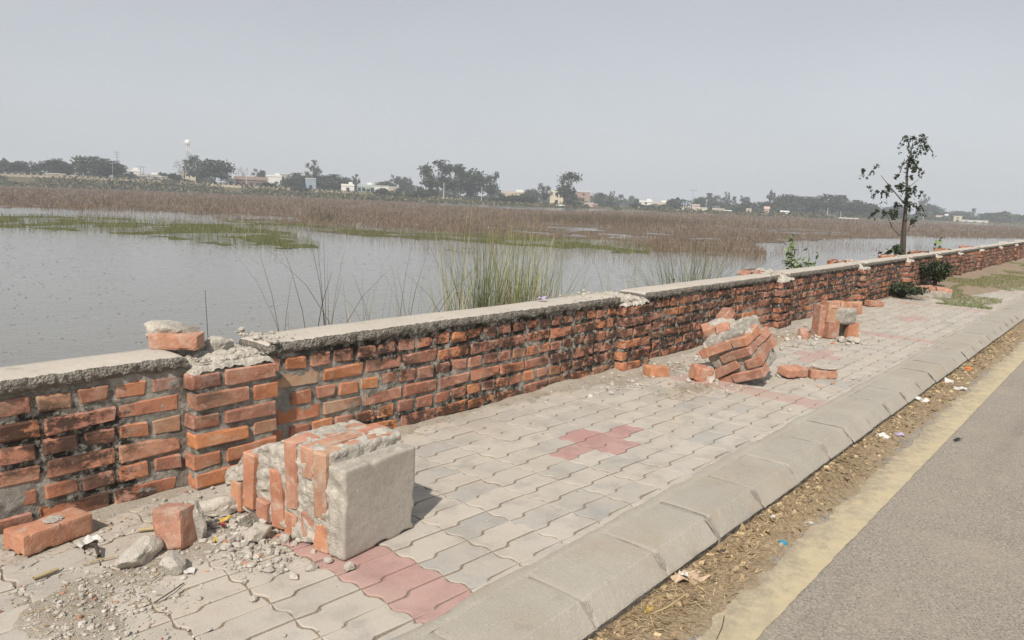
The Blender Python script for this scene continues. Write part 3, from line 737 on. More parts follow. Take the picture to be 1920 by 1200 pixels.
# 4. broken slab at the far end of the paving
sl4 = tag(empty('fallen_slab', (12.15, 2.38, .0), (0, 0, R_(-64))), 'long flat broken slab of bricks and mortar at the far end of the paving by the shrubs', 'rubble')
lump(sl4, (.62, .26, .11), (-.31, -.13, -.01), 31, M['mortar_grey'], .02, .02, .02, 9)
for i in range(3): put_brick(sl4, (.20, .24, .05), (-.21+.21*i, 0, .12), (random.gauss(0, .03), random.gauss(0, .04), random.gauss(0, .03)), 640+i)

# loose bricks, each its own thing
def loose(label, size, loc, rot, seed, mortar=None, name='loose_brick'):
    P, Fc = rough_box(size, .010, .0045, .0022, 34, seed); cc = np.array(size)/2
    e = np.sort(np.minimum(P, np.array(size)-P), 1)[:, 1]; ch = np.clip(fbm(P, 24, seed+1, 3)-.02, 0, 1)*np.exp(-e/.010); P = P+(cc-P)*(ch*.42)[:, None]*np.array([.35, .6, 1])-cc
    o = link(name, mesh_np(name, P, Fc, BK, False), None, loc, rot); tag(o, label, 'brick', None)
    if mortar:
        ms, mo = mortar; crag(o, np.array(mo)+np.array(ms)/2, np.array(ms)*1.15, seed+3, M['mortar_pale'])
    return o
loose('pinkish brick lying flat beside the wall at the left end', (.225, .108, .068), (.825, 2.60, .040), (0, .02, R_(13)), 701, ((.06, .05, .008), (-.02, -.03, .035)))
o = loose('orange half brick standing upright on its broken end left of the biggest fallen pillar', (.080, .105, .132), (1.095, 2.305, .066), (R_(-4), R_(4), R_(26)), 702, ((.05, .065, .11), (.025, -.075, -.06)))
loose('orange brick lying flat on the dust in front of the second pillar', (.15, .10, .07), (4.53, 2.47, .036), (0, .03, R_(-28)), 703)
loose('mortar coated red brick leaning at the left side of the tilted pillar chunk', (.12, .11, .10), (4.66, 2.20, .05), (.1, .15, R_(-35)), 704, ((.07, .12, .11), (.01, -.06, -.055)))
loose('pale flat brick lying just right of the tilted pillar chunk', (.20, .11, .06), (5.27, 1.80, .045), (.12, .05, R_(-20)), 705)
loose('orange brick with white mortar on top lying alone nearest the kerb', (.19, .115, .062), (5.43, 1.655, .032), (0, 0, R_(-50)), 706, ((.18, .11, .03), (-.09, -.055, .03)))
loose('small red brick lying alone between the third and fourth pillar', (.22, .115, .075), (10.15, 2.55, .04), (0, .05, R_(-30)), 707)
# on top of the first pillar
o = loose('pink brick with white mortar lump resting on the back left corner of the first pillar', (.185, .105, .060), (1.405, 2.890, .558), (R_(2), R_(2), R_(-44)), 708)
crag(o, (-.05, .035, .025), (.17, .15, .085), 716, M['mortar_pale'], .2); crag(o, (.03, .03, .03), (.10, .08, .045), 713, M['mortar_grey'], .9)

# larger lumps of rubble, one object each
def lumpstone(label, loc, size, seed, mat, rz=0., name='mortar_lump', cat='rubble'):
    P, Fc = rock(seed, .11 if max(size) > .05 else .2); P = P*np.array(size)
    P[:, 2] = np.maximum(P[:, 2], -size[2]*.36)
    o = link(name, mesh_np(name, P, Fc, mat, False), None, (loc[0], loc[1], loc[2]+size[2]*.34), (0, 0, rz))
    return tag(o, label, cat, None)
M['rubble'] = mortar_mat('rubble', (.60, .56, .49), (.3, .28, .25), .0, .8); Lp, Lg = M['mortar_pale'], M['rubble']
lumpstone('large flat grey mortar lump in front of the upright half brick', (.965, 2.275, .0), (.145, .085, .075), 801, Lg, R_(30))
lumpstone('knobbly grey mortar lump beside a white paper scrap left of the gravel', (1.005, 2.135, .0), (.085, .07, .07), 802, Lp, R_(60))
lumpstone('angular grey mortar lump touching the side of the biggest fallen pillar', (1.300, 2.150, .0), (.105, .07, .065), 803, Lg, R_(10))
lumpstone('dark flat stone between the yellow wrapper and the biggest fallen pillar', (1.345, 2.27, .0), (.115, .07, .05), 804, M['lip'], R_(20))
lumpstone('biggest pale mortar lump at the torn end of the fallen pillar', (1.32, 2.43, .0), (.17, .12, .085), 805, Lg, R_(-20))
lumpstone('round grey pebble of mortar on the red pavers below the cement cap', (1.388, 1.777, 0), (.048, .03, .028), 806, Lg)
lumpstone('white chip of mortar on grey pavers left of the cement cap', (1.215, 1.90, 0), (.03, .016, .012), 807, Lp)
lumpstone('white and grey stone at the lower left corner of the cement cap', (1.305, 1.855, 0), (.045, .03, .026), 808, Lp)
lumpstone('pale rubble lump in front of the wall behind the tilted chunk', (5.35, 2.35, 0), (.12, .10, .09), 809, Lp)
lumpstone('pinkish rubble lump beside the pale one behind the tilted chunk', (5.62, 2.32, 0), (.12, .09, .09), 810, M['brick_clean'])
lumpstone('reddish brick lump at the left foot of the square upright chunk', (7.00, 2.33, 0), (.15, .12, .10), 811, M['brick_clean'])
lumpstone('white lump at the front foot of the square upright chunk', (7.08, 2.02, 0), (.09, .07, .07), 812, Lp)
lumpstone('grey lump on the ground before the square upright chunk', (7.22, 1.95, 0), (.20, .12, .05), 813, Lg, .5)
lumpstone('white mortar lump standing on the middle of the first pillar', (1.585, 2.90, .478), (.125, .10, .085), 814, Lp, .4)
lumpstone('small white mortar knob at the back corner of the first pillar', (1.76, 2.93, .50), (.035, .03, .045), 815, Lp, .4)
# fine gravel and grit: nobody could count it
DZ = dust_h(*np.meshgrid(np.arange(-.6, 12, .02), np.arange(1.4, 2.76, .02), indexing='ij'))
ROCKS = [rock(900+i, .5) for i in range(8)]
def gravel(name, blobs, label, mat, seed, zf=None):
    g = np.random.default_rng(seed); parts = []
    for (x, y, sx, sy, n, s0, s1) in blobs:
        for _ in range(n):
            px, py = x+g.normal()*sx, y+g.normal()*sy
            if py > WALL_Y-.005 or py < 1.40: continue
            s = s0*(s1/s0)**(g.random()**2.2); P, Fc = ROCKS[g.integers(8)]
            a = g.random()*6.28; c, q = math.cos(a), math.sin(a); z = float(DZ[min(DZ.shape[0]-1, max(0, int((px+.6)/.02))), min(DZ.shape[1]-1, max(0, int((py-1.4)/.02)))])
            sc = s*np.array([1, .6+.4*g.random(), .45+.4*g.random()]); Q = P*sc
            Q = np.stack([Q[:, 0]*c-Q[:, 1]*q+px, Q[:, 0]*q+Q[:, 1]*c+py, Q[:, 2]+max(z, 0)+sc[2]*.3], -1)
            parts.append((Q, Fc, g.random()))
    V, Fc, rr = joined(parts)
    return kind(link(name, mesh_np(name, V, Fc, mat, False, rr), None), 'stuff', label, 'gravel')
def gravel_mat(name, stops):
    g = G(name, .95, .1); g.col(g.mix(g.ramp(g.noise(60, 4), [(.4, 0), (.7, .4)]), g.ramp(g.rnd(True), stops), (.3, .28, .24)))
    g.bump(g.noise(200, 4), .6, .004); return g.m
GM = gravel_mat('gravel', [(0, (.40, .375, .33)), (.5, (.50, .47, .42)), (.8, (.33, .31, .275)), (.93, (.58, .55, .5)), (.95, (.42, .2, .13)), (1, (.45, .22, .14))])
gravel('gravel', [(1.27, 2.17, .075, .13, 420, .006, .045), (1.22, 2.02, .06, .08, 160, .005, .035), (1.30, 2.33, .10, .10, 200, .006, .04), (.78, 2.10, .12, .17, 620, .004, .022),
                  (.68, 1.95, .10, .15, 300, .004, .018), (1.0, 2.2, .12, .12, 220, .004, .022), (1.0, 2.45, .25, .12, 200, .004, .022), (1.45, 2.62, .3, .05, 120, .005, .03),
                  (4.6, 2.55, .5, .10, 260, .006, .04), (4.85, 2.1, .35, .25, 260, .006, .045), (5.4, 2.4, .35, .15, 150, .008, .06), (7.2, 2.12, .3, .22, 320, .006, .06), (6.6, 2.5, .6, .13, 260, .006, .06),
                  (2.4, 1.9, 1.2, .35, 220, .003, .010), (5.5, 1.9, 2.0, .35, 160, .004, .016), (1.55, 2.84, .001, .001, 0, .01, .02)],
       'loose grey mortar crumbs and gravel scattered over the footpath', GM, 5)

def top_rubble():
    g = np.random.default_rng(44); parts = []
    for (x, y, sx, sy, n, s0, s1) in ((1.56, 2.90, .10, .10, 260, .006, .045), (1.60, 2.78, .09, .05, 160, .004, .02), (1.73, 2.86, .08, .06, 130, .005, .028), (4.58, 2.88, .10, .10, 220, .007, .045), (4.25, 2.88, .16, .06, 120, .005, .03), (7.45, 2.95, .13, .12, 80, .01, .06), (10.15, 2.95, .14, .12, 60, .01, .06), (12.5, 2.95, .14, .12, 50, .01, .06)):
        for _ in range(n):
            s = s0*(s1/s0)**(g.random()**1.8); P, Fc = ROCKS[g.integers(8)]; sc = s*np.array([1, .65+.35*g.random(), .5+.4*g.random()]); a = g.random()*6.28; Q = P*sc
            px, py = x+np.clip(g.normal(), -2, 2)*sx, min(3.02, y+np.clip(g.normal(), -2, 2)*sy)
            zb = .49 if any(p_ < px < p_+PW for p_ in PILLARS) else .531
            if zb < .5 and px > 7: zb = .53
            parts.append((np.stack([Q[:, 0]*math.cos(a)-Q[:, 1]*math.sin(a)+px, Q[:, 0]*math.sin(a)+Q[:, 1]*math.cos(a)+max(py, 2.72), Q[:, 2]+zb+sc[2]*.25], -1), Fc, g.random()))
    V, Fc, rr = joined(parts); kind(link('top_rubble', mesh_np('top_rubble', V, Fc, M['mortar_pale'], False, rr)), 'stuff', 'white mortar crumbs lying on the broken pillar tops', 'rubble')
top_rubble()

# ------------------------------------------------------------------ litter
def scrap(name, label, cat, loc, size, mat, seed, crumple=.35, rz=0., tilt=0., n=7):
    u, v = np.meshgrid(np.linspace(-.5, .5, n), np.linspace(-.5, .5, n), indexing='ij'); P = v3(u*size[0], v*size[1])
    m = min(size); P[:, 2] = crumple*m*fbm(P/m, 1.6, seed, 3); P[:, :2] += .12*m*np.stack([fbm(P/m, 2, seed+1), fbm(P/m, 2, seed+2)], -1)
    P = np.concatenate([P, P-np.array([0, 0, .0012])]); F0 = grid_faces(n, n); Fc = np.concatenate([F0, F0[:, ::-1]+n*n])
    P[:, 2] -= P[:, 2].min()
    o = link(name, mesh_np(name, P, Fc, mat, False), None, loc, (tilt, 0, rz)); return tag(o, label, cat, None)
WHT, YEL, RED, BLK, BLU, PUR, ORG, GRN = [plain('litter_'+n, c, .5) for n, c in (('white', (.58, .57, .54)), ('yellow', (.50, .36, .07)), ('red', (.38, .08, .07)), ('black', (.03, .032, .036)), ('blue', (.03, .27, .42)), ('purple', (.42, .36, .5)), ('orange', (.6, .2, .06)), ('tan', (.5, .38, .27)))]
GZ = ROAD+.014
for a in [('paper_scrap', 'torn white paper under the front edge of the leftmost brick', 'paper', (.895, 2.495, .004), (.085, .045), WHT, 1, .3, .4),
          ('paper_scrap', 'small white paper square by the knobbly mortar lump', 'paper', (1.035, 2.095, .006), (.03, .03), WHT, 2, .2, .9),
          ('snack_wrapper', 'yellow and black snack wrapper on the gravel by the fallen pillar', 'wrapper', (1.285, 2.325, .02), (.045, .02), YEL, 3, .5, .2),
          ('snack_wrapper', 'yellow crumpled wrapper strip in the gravel below the upright half brick', 'wrapper', (1.19, 2.22, .012), (.035, .014), YEL, 4, .6, .7),
          ('snack_wrapper', 'red crumpled wrapper bit on the gravel', 'wrapper', (1.245, 2.285, .02), (.026, .022), RED, 5, .8, .7),
          ('plastic_bag', 'black plastic scrap at the right foot of the upright half brick', 'plastic', (1.185, 2.335, .01), (.06, .06), BLK, 6, .6, .2),
          ('paper_scrap', 'white paper slip lying flat on the roadside dirt near the yellow line', 'paper', (3.055, .925, GZ-.012), (.052, .024), WHT, 7, .08, -.9),
          ('paper_pile', 'crushed brown and white paper heap at the foot of the kerb', 'paper', (2.25, 1.045, GZ-.01), (.13, .06), GRN, 8, .5, -.5),
          ('paper_scrap', 'white torn edge on the crushed heap at the kerb', 'paper', (2.235, 1.06, GZ+.006), (.05, .03), WHT, 9, .6, .4),
          ('snack_wrapper', 'yellow wrapper in the straw at the near end of the kerb', 'wrapper', (1.99, 1.045, GZ-.005), (.07, .02), YEL, 10, .4, .3),
          ('paper_scrap', 'white card standing against the far kerb', 'paper', (6.35, 1.07, GZ-.02), (.085, .035), WHT, 11, .1, 1.1, 1.25),
          ('paper_scrap', 'crumpled pale paper beside the standing card at the far kerb', 'paper', (6.47, 1.03, GZ-.012), (.08, .06), WHT, 12, .5, .2),
          ('paper_scrap', 'white paper sheet nearest the far end of the yellow line', 'paper', (6.30, .93, GZ-.015), (.08, .07), WHT, 13, .3, .8),
          ('paper_scrap', 'lilac and white carton scrap in the roadside dirt', 'paper', (4.71, .975, GZ-.012), (.09, .06), PUR, 14, .3, .5),
          ('paper_scrap', 'pinkish white crumpled scrap left of the lilac carton', 'paper', (4.56, 1.02, GZ-.012), (.08, .05), WHT, 15, .6, .9),
          ('paper_scrap', 'white scrap halfway along the far kerb', 'paper', (5.66, 1.055, GZ-.012), (.09, .05), WHT, 16, .6, 2.),
          ('cloth_scrap', 'orange scrap on the dirt by the far kerb', 'litter', (7.18, 1.02, GZ-.012), (.12, .05), ORG, 17, .5, .2),
          ('plastic_bag', 'black scrap on the dirt below a kerb joint', 'plastic', (2.52, 1.05, GZ-.01), (.03, .025), BLK, 18, .7, .2),
          ('paper_scrap', 'white curled scrap against the kerb right of the blue cap', 'paper', (2.98, 1.04, GZ-.01), (.04, .03), WHT, 19, .6, .2),
          ('cloth_scrap', 'pale lilac rag lying on the coping of the wall before the second pillar', 'litter', (3.74, 2.87, .532), (.05, .05), PUR, 20, .9, .2),
          ('plastic_bag', 'black dark scrap on the asphalt right of the yellow line', 'plastic', (4.85, .69, ROAD+.006), (.07, .02), BLK, 21, .5, -.3)]:
    scrap(*a)
def bottle_cap():
    P, Fc = tube([(0, 0, 0), (0, 0, .006), (0, 0, .0125), (0, 0, .014)], [.0155, .0155, .0150, .0125], 18); n = len(P)
    for k in range(0, 54): P[k][:2] *= 1+.04*(k % 2)
    me = bpy.data.meshes.new('bottle_cap'); me.from_pydata(P.tolist(), [], Fc.tolist()+[list(range(n-18, n))]); me.materials.append(BLU); me.update()
    tag(link('bottle_cap', me, None, (2.78, .92, GZ-.014)), 'blue plastic bottle cap on the roadside dirt', 'cap')
bottle_cap()
def stick(label, pts, r, mat, name='stick'):
    P, Fc = tube(pts, r, 6); tag(link(name, mesh_np(name, P, Fc, mat, True)), label, 'stick')
TWG, STW = M['bark'], plain('pale_cane', (.42, .34, .19))
stick('pale straw stem lying left of the large flat mortar lump', [(.83, 2.35, .012), (.87, 2.345, .014), (.92, 2.335, .012)], .0025, STW)
stick('brown twig by the leftmost brick', [(.90, 2.47, .01), (.895, 2.42, .03), (.885, 2.37, .012)], .006, TWG)
stick('dark thin twig lying across the pavers at the lower left', [(.88, 1.99, .01), (.94, 2.01, .013), (.99, 2.04, .008)], .0018, TWG)
stick('tan stick at the left edge below the leftmost brick', [(.70, 2.36, .012), (.77, 2.372, .012)], .005, STW)
stick('pale wooden splinter behind the upright half brick', [(1.05, 2.47, .012), (1.10, 2.44, .014)], .007, STW)
stick('bent yellow cane stalk in the straw by the near kerb', [(1.95, 1.03, GZ), (2.02, 1.005, GZ+.006), (2.15, 1.0, GZ+.004)], .0032, STW)
stick('thin dark twig lying on the yellow line at the bottom', [(1.99, .82, ROAD+.008), (2.06, .835, ROAD+.010), (2.13, .86, ROAD+.007)], .0014, TWG)

# straw, dry grass and leaf bits on the roadside dirt and by the wall
def litter_straw(name, regions, seed, label):
    g = np.random.default_rng(seed); B, L, Hh, Wd = [], [], [], []
    for (x0, x1, y0, y1, z, n, lmin, lmax, rect) in regions:
        x = x0+(x1-x0)*g.random(n); y = (y0+(y1-y0)*np.sqrt(g.random(n))) if rect else y0+(y1-y0)*np.clip(.5+.22*g.normal(size=n), 0, 1)
        if z is None: zz = np.maximum(dust_h(x[:, None], y[:, None])[:, 0], 0)+.003
        else: zz = dirt_h(x[:, None], y[:, None])[:, 0]+.002; zz = np.maximum(zz, ROAD+.004)
        l = lmin+(lmax-lmin)*g.random(n)**2; a = g.random(n)*6.283
        B.append(np.stack([x, y, zz], -1)); L.append(np.stack([np.cos(a), np.sin(a)], -1)*l[:, None]); Hh.append(l*.42*g.random(n)); Wd.append(.0014+.0036*g.random(n)**2)
    B, L, Hh, Wd = map(np.concatenate, (B, L, Hh, Wd))
    V, Fc, rr = ribbons(B, Hh, L, Wd, 2, seed, 1.0, .5)
    kind(link(name, mesh_np(name, V, Fc, M['straw'], False, rr)), 'stuff', label, 'straw')
litter_straw('straw', [(1.2, 4.0, .86, 1.085, 0, 9000, .010, .07, True), (4, 12, .86, 1.085, 0, 10000, .015, .08, True), (1.9, 2.35, .95, 1.08, 0, 500, .03, .12, True)], 3, 'dry straw and grass bits strewn over the roadside dirt')
litter_straw('straw', [(.5, 1.3, 2.45, 2.72, None, 500, .01, .05, False), (.6, 1.0, 1.9, 2.4, None, 350, .01, .05, False), (4.05, 4.6, 1.95, 2.3, None, 1300, .01, .04, False), (4.0, 7.5, 2.35, 2.72, None, 900, .02, .08, False),
                       (6.0, 7.2, 2.2, 2.7, None, 700, .03, .12, False), (7.5, 9, 2.0, 2.5, None, 500, .03, .12, False), (2, 4, 2.62, 2.73, None, 500, .01, .04, False), (10, 16, 1.9, 2.7, None, 900, .03, .12, False)], 4, 'dry straw and grass bits on the footpath along the wall')

def leaf_bits():
    g = np.random.default_rng(14); n = 2600; x = 1.2+9*g.random(n)**1.5; y = .87+.21*np.sqrt(g.random(n)); z = np.maximum(dirt_h(x[:, None], y[:, None])[:, 0], ROAD)+.004
    V, Fc, rr = quads(np.stack([x, y, z], -1), .006+.022*g.random(n)**3, 15, .55, 1.7); V[:, 2] = np.maximum(V[:, 2], ROAD+.002)
    kind(link('leaf_litter', mesh_np('leaf_litter', V, Fc, M['straw'], False, rr)), 'stuff', 'dead leaf bits and chaff lying along the foot of the kerb', 'leaves')
leaf_bits()

# ------------------------------------------------------------------ plants by the wall
def tussock(name, label, cx, cy, z0, n, h, spread_, lean, mat, seed, w=(.004, .009), cat='grass', droop=2.2):
    g = np.random.default_rng(seed); B = np.stack([cx+g.normal(size=n)*spread_, cy+g.normal(size=n)*spread_*.8, np.full(n, z0)], -1)
    a = g.random(n)*6.283; hh = h*(.45+.55*g.random(n)); ll = lean*hh*(.15+.85*g.random(n)**1.5)
    V, Fc, rr = ribbons(B, hh, np.stack([np.cos(a)*ll, np.sin(a)*ll], -1), w[0]+(w[1]-w[0])*g.random(n), 6, seed, droop, .12)
    return tag(link(name, mesh_np(name, V, Fc, mat, True, rr), None), label, cat)
def bank_z(y): return float(np.interp(y, [2.8, 3.05, 4.4, 7.5], [-.12, -.2, -1.35, -2.3]))
def behind(px, py_ref, Y):
    """world x where a plant rooted on the lake bank at depth Y shows at column px"""
    d = ray(px, py_ref); return d[0]/d[1]*Y
for px, top, Y, n, spr, lean, lab, sd, m in [
    (965, 440, 3.75, 300, .13, .34, 'tallest pale green grass tussock behind the wall before the second pillar', 1, 'reed'),
    (905, 490, 3.7, 110, .07, .28, 'dark green grass tuft just left of the tallest tussock', 2, 'reed_green'),
    (852, 470, 3.7, 36, .03, .30, 'thin stand of leaning blades at the left of the tall grasses', 3, 'reed'),
    (1010, 520, 3.7, 60, .08, .45, 'sparse yellow grass at the right of the tallest tussock', 4, 'reed'),
    (1055, 530, 3.7, 22, .12, .5, 'few straw coloured blades near the second pillar behind the wall', 5, 'reed'),
    (1295, 478, 3.9, 330, .15, .75, 'rounded green grass clump behind the wall between second and third pillars', 6, 'reed_green'),
    (1180, 505, 3.8, 40, .14, .7, 'thin loose grass behind the wall just right of the second pillar', 7, 'reed'),
    (700, 560, 3.5, 34, .16, .45, 'sparse grass blades behind the wall left of the tall tussocks', 8, 'reed')]:
    X = behind(px, 560, Y); z0 = bank_z(Y); zt = CAM_H+ray(px, top)[2]/ray(px, top)[1]*Y
    tussock('grass_tussock', lab, X, Y, z0-.03, int(n*2.4), (zt-z0)*(1.15 if sd == 1 else 1.3), spr, lean*.9, M[m], 40+sd, (.006, .014))
for px, top, Y, n, lab, sd in [(572, 545, 3.35, 16, 'dark bent dry reeds behind the wall right of the first pillar', 1), (625, 570, 3.35, 12, 'dark curled dry weeds right of the bent reeds', 2),
                               (720, 560, 3.4, 14, 'dark dry stems below the sparse grass behind the wall', 3), (780, 560, 3.4, 14, 'dark dry stems close to the left of the tall grasses', 4), (820, 545, 3.4, 12, 'brownish dry stems touching the leaning blades', 5)]:
    X = behind(px, 590, Y); z0 = bank_z(Y); zt = CAM_H+ray(px, top)[2]/ray(px, top)[1]*Y
    tussock('dry_reed', lab, X, Y, z0-.02, n, (zt-z0)*1.42, .10, .45, M['dryreed'], 60+sd, (.008, .013), 'reed', 3.)
stick('single dark reed stem rising from the water behind the first pillar', [(2.085, 3.9, -1.2), (2.075, 3.9, .2), (2.06, 3.9, .60)], [.0035, .0022, .0012], M['dryreed'], 'reed_stem')
def shrub(name, label, x, y, z, w, h, n, leaf, mat, seed, cat='shrub', flowers=None, stems=6, aspect=2.2, clumps=14):
    root = tag(empty(name, (x, y, z)), label, cat); g = np.random.default_rng(seed); parts = []; cen = []
    for k in range(stems):
        a = g.random()*6.28; r = w*.42*g.random()**.6; tip = np.array([math.cos(a)*r, math.sin(a)*r, h*(.55+.4*g.random())])
        P, Fc = tube([(0, 0, -.03), tip*np.array([.35, .35, .5]), tip], [.012, .008, .003], 5); parts.append((P, Fc, .5)); cen.append((tip, np.array([.35, .35, .5])*tip))
    V, Fc, rr = joined(parts); link('stem', mesh_np('stem', V, Fc, M['bark'], True, rr), root)
    L = []
    for tip, mid in cen:
        for _ in range(n//stems):
            t = g.random()**.6; L.append(mid+(tip-mid)*t+g.normal(size=3)*np.array([w, w, h*.8])*.085)
    V, Fc, rr = quads(np.array(L), leaf*(.7+.6*g.random(len(L))), seed, .2, aspect); V[:, 2] = np.maximum(V[:, 2], -.01)
    link('foliage', mesh_np('foliage', V, Fc, mat, False, rr), root)
    if flowers:
        fl = np.array(L)[g.integers(0, len(L), flowers)]+np.array([-.06, -.05, -.02]); V, Fc, rr = quads(fl, leaf*.55, seed+1, 0, 1.); link('flower', mesh_np('flower', V, Fc, M['bloom_yellow'], False, rr), root)
    return root
Y = 3.75
shrub('oleander_bush', 'pale green broad leaved bush behind the wall between third and fourth pillars', behind(1500, 500, Y), Y, bank_z(Y), .50, 1.52, 1500, .036, M['leaf_pale'], 5, stems=10, aspect=2.6)
shrub('weed', 'dark leafy weed with yellow flowers against the wall beyond the fifth pillar', 13.55, 2.55, 0, .62, .46, 2600, .024, M['leaf_dark'], 6, 'plant', 60, stems=8)
shrub('weed', 'low dark green weed at the foot of the wall before the fifth pillar', 11.75, 2.60, 0, .85, .20, 1900, .022, M['leaf_mid'], 7, 'plant', None, stems=9)
shrub('weed', 'small weed poking up behind the wall right of the bare sapling', 15.3, 3.5, -.3, .7, .95, 420, .06, M['leaf_mid'], 8, 'plant', None)
for px, Yb, hh, sd in ((1265, 3.6, 1.0, 3), (1120, 3.5, .78, 4)):
    shrub('weed', ['thin dark seed weed left of the rounded grass clump', 'small grey weed by the second pillar behind the wall'][sd-3], behind(px, 530, Yb), Yb, bank_z(Yb), .18, hh-bank_z(Yb)-.55, 40, .02, M['leaf_dark'], 20+sd, 'plant', None, 3)
# turf creeping over the far paving
def turf():
    g = np.random.default_rng(9); n = 30000; x = 11.3+12*g.random(n)**1.3; y = 1.45+1.25*g.random(n)
    m = fbm(v3(x, y), 1.1, 91, 3)+.5*np.clip((x-12)/2, -.6, .6)-.35*(y > 2.35); ok = m > .12; x, y = x[ok], y[ok]
    z = np.maximum(dust_h(x[:, None], y[:, None])[:, 0], 0); a = g.random(len(x))*6.28; h = .012+.03*g.random(len(x)); l = h*.9
    V, Fc, rr = ribbons(np.stack([x, y, z], -1), h, np.stack([np.cos(a)*l, np.sin(a)*l], -1), .003+.004*g.random(len(x)), 2, 9)
    kind(link('turf', mesh_np('turf', V, Fc, M['leaf_turf'], False, rr)), 'stuff', 'short green grass spreading over the far end of the footpath', 'grass')
turf()

# the young tree beyond the wall
def sapling():
    bx, by = behind(1693, 480, 4.3), 4.3; D = math.hypot(bx, by); k = D/F_PX*.90; bz = bank_z(by)
    root = tag(empty('young_tree', (bx, by, bz)), 'slender young tree with drooping leaf sprays behind the wall near the fifth pillar', 'tree')
    side = np.array([math.cos(math.atan2(bx, by)), -math.sin(math.atan2(bx, by)), 0.])       # to the right in the picture
    g = np.random.default_rng(77)
    def pp(px, py, dep=0.):
        h = (400-py)*k*1.04+CAM_H-bz; return side*((px-1695)-.125*(480-py))*k*1.04+np.array([0, dep, h])
    stems = [([(1695, 600), (1696, 490), (1699, 420), (1703, 370), (1704, 330), (1709, 300), (1714, 278)], [.06, .052, .042, .03, .024, .016, .008], 0),
             ([(1702, 600), (1703, 490), (1706, 440), (1710, 400), (1712, 370)], [.04, .036, .03, .02, .008], .15),
             ([(1703, 380), (1688, 378), (1670, 355), (1655, 335)], [.02, .016, .011, .005], -.1), ([(1700, 440), (1686, 425), (1678, 402)], [.013, .009, .005], .1),
             ([(1704, 345), (1716, 352), (1730, 340)], [.012, .008, .004], .1), ([(1700, 432), (1712, 430), (1720, 405)], [.012, .009, .004], .1), ([(1704, 330), (1708, 318), (1712, 305)], [.012, .009, .005], .15)]
    parts = []
    for pts, rad, dep in stems:
        P, Fc = tube([pp(*q, dep) for q in pts], rad, 7); parts.append((P, Fc, .5))
    V, Fc, rr = joined(parts); link('trunk', mesh_np('trunk', V, Fc, M['bark'], True, rr), root)
    L, par = [], []
    sprays = [(1718, 275, 26, 9), (1708, 272, 26, 8), (1722, 292, 16, 7), (1716, 315, 18, 8), (1700, 308, 14, 5), (1724, 322, 12, 5), (1655, 327, 16, 6), (1662, 360, 24, 8), (1682, 355, 14, 6), (1712, 360, 20, 11), (1705, 352, 12, 6), (1706, 385, 22, 11), (1688, 385, 14, 5), (1674, 401, 18, 10), (1668, 398, 14, 6), (1690, 336, 10, 4), (1714, 412, 8, 4)]
    for px, py, r, m in sprays:
        for _ in range(max(3, int(m*.75))):
            a = g.random()*6.28; c = pp(px+g.normal()*3, py+g.normal()*4, g.normal()*.12); d = np.array([math.cos(a), math.sin(a), 0])*r*k*.68
            for t in np.linspace(.1, 1, 9):
                p = c+d*t+np.array([0, 0, (.4+.5*g.random())*r*k*(t*.9-1.9*t*t)]); L += [p+g.normal(size=3)*.016 for _ in range(3)]
            par.append(tube([c, c+d*.5, c+d+np.array([0, 0, -.6*r*k])], .003, 4))
    V, Fc, rr = joined([(a, b, .5) for a, b in par]); kind(link('twigs', mesh_np('twigs', V, Fc, M['bark'], True, rr), root), 'stuff')
    V, Fc, rr = quads(np.array(L), .029*(.6+.8*g.random(len(L))), 78, 0, 2.3); link('crown', mesh_np('crown', V, Fc, M['leaf_dark'], False, rr), root)
sapling()
for px, w, hh, lab, sd, m in ((1668, .7, 1.65, 'dark undergrowth bush at the left foot of the young tree', 31, 'leaf_dark'), (1722, .75, 1.6, 'dark undergrowth bush at the right foot of the young tree', 32, 'leaf_dark')):
    X = behind(px, 470, 4.5); shrub('bush', lab, X, 4.5, bank_z(4.5), w, hh, 700, .026, M[m], sd, 'bush', None, 8)
X = behind(1757, 440, 5.2); shrub('small_palm', 'small pale palm like sapling right of the young tree', X, 5.2, bank_z(5.2), .30, 2.85, 40, .10, M['leaf_pale'], 41, 'tree', None, 3)

# ------------------------------------------------------------------ the marsh
HZ = lambda x: 332.4+.0423*(x-87)
def poly(pts): return [tuple(at(x, y, WATER)[:2]) for x, y in pts]
FIELD = poly([(-200, 341), (87, 353), (300, 359), (440, 365), (640, 374), (800, 382), (820, 385), (960, 392), (1060, 397), (1110, 396), (1300, 400), (1500, 408), (1700, 415), (1833, 420), (2100, 433),
              (2100, 448), (1833, 446), (1700, 445), (1560, 450), (1460, 452), (1400, 456), (1430, 470), (1440, 482), (1300, 478), (1180, 470), (1040, 462), (960, 452), (840, 446), (700, 432), (600, 424), (470, 414), (300, 402), (87, 393), (-200, 382)])
STRIP = poly([(-200, 378), (87, 391), (250, 396), (420, 401), (560, 408), (560, 413), (420, 408), (250, 402), (87, 399), (-200, 390)])      # open water showing inside the field
GREEN1 = poly([(-200, 396), (87, 405), (200, 408), (330, 415), (450, 422), (540, 434), (600, 458), (600, 465), (540, 466), (440, 461), (330, 450), (200, 438), (87, 433), (-200, 420)])
GREEN2 = poly([(400, 411), (520, 416), (640, 427), (800, 437), (960, 443), (1100, 452), (1220, 464), (1220, 476), (1100, 472), (980, 462), (840, 452), (700, 444), (600, 436), (480, 424)])
GREEN3 = poly([(830, 466), (870, 465), (960, 470), (1000, 474), (960, 478), (860, 474)])
SPARSE = poly([(87, 395), (420, 404), (600, 424), (840, 446), (1000, 462), (1200, 475), (1440, 485), (1460, 452), (1560, 450), (1833, 447), (1833, 470), (1500, 478), (1400, 500), (1100, 482), (900, 478), (620, 452), (430, 425), (87, 402)])
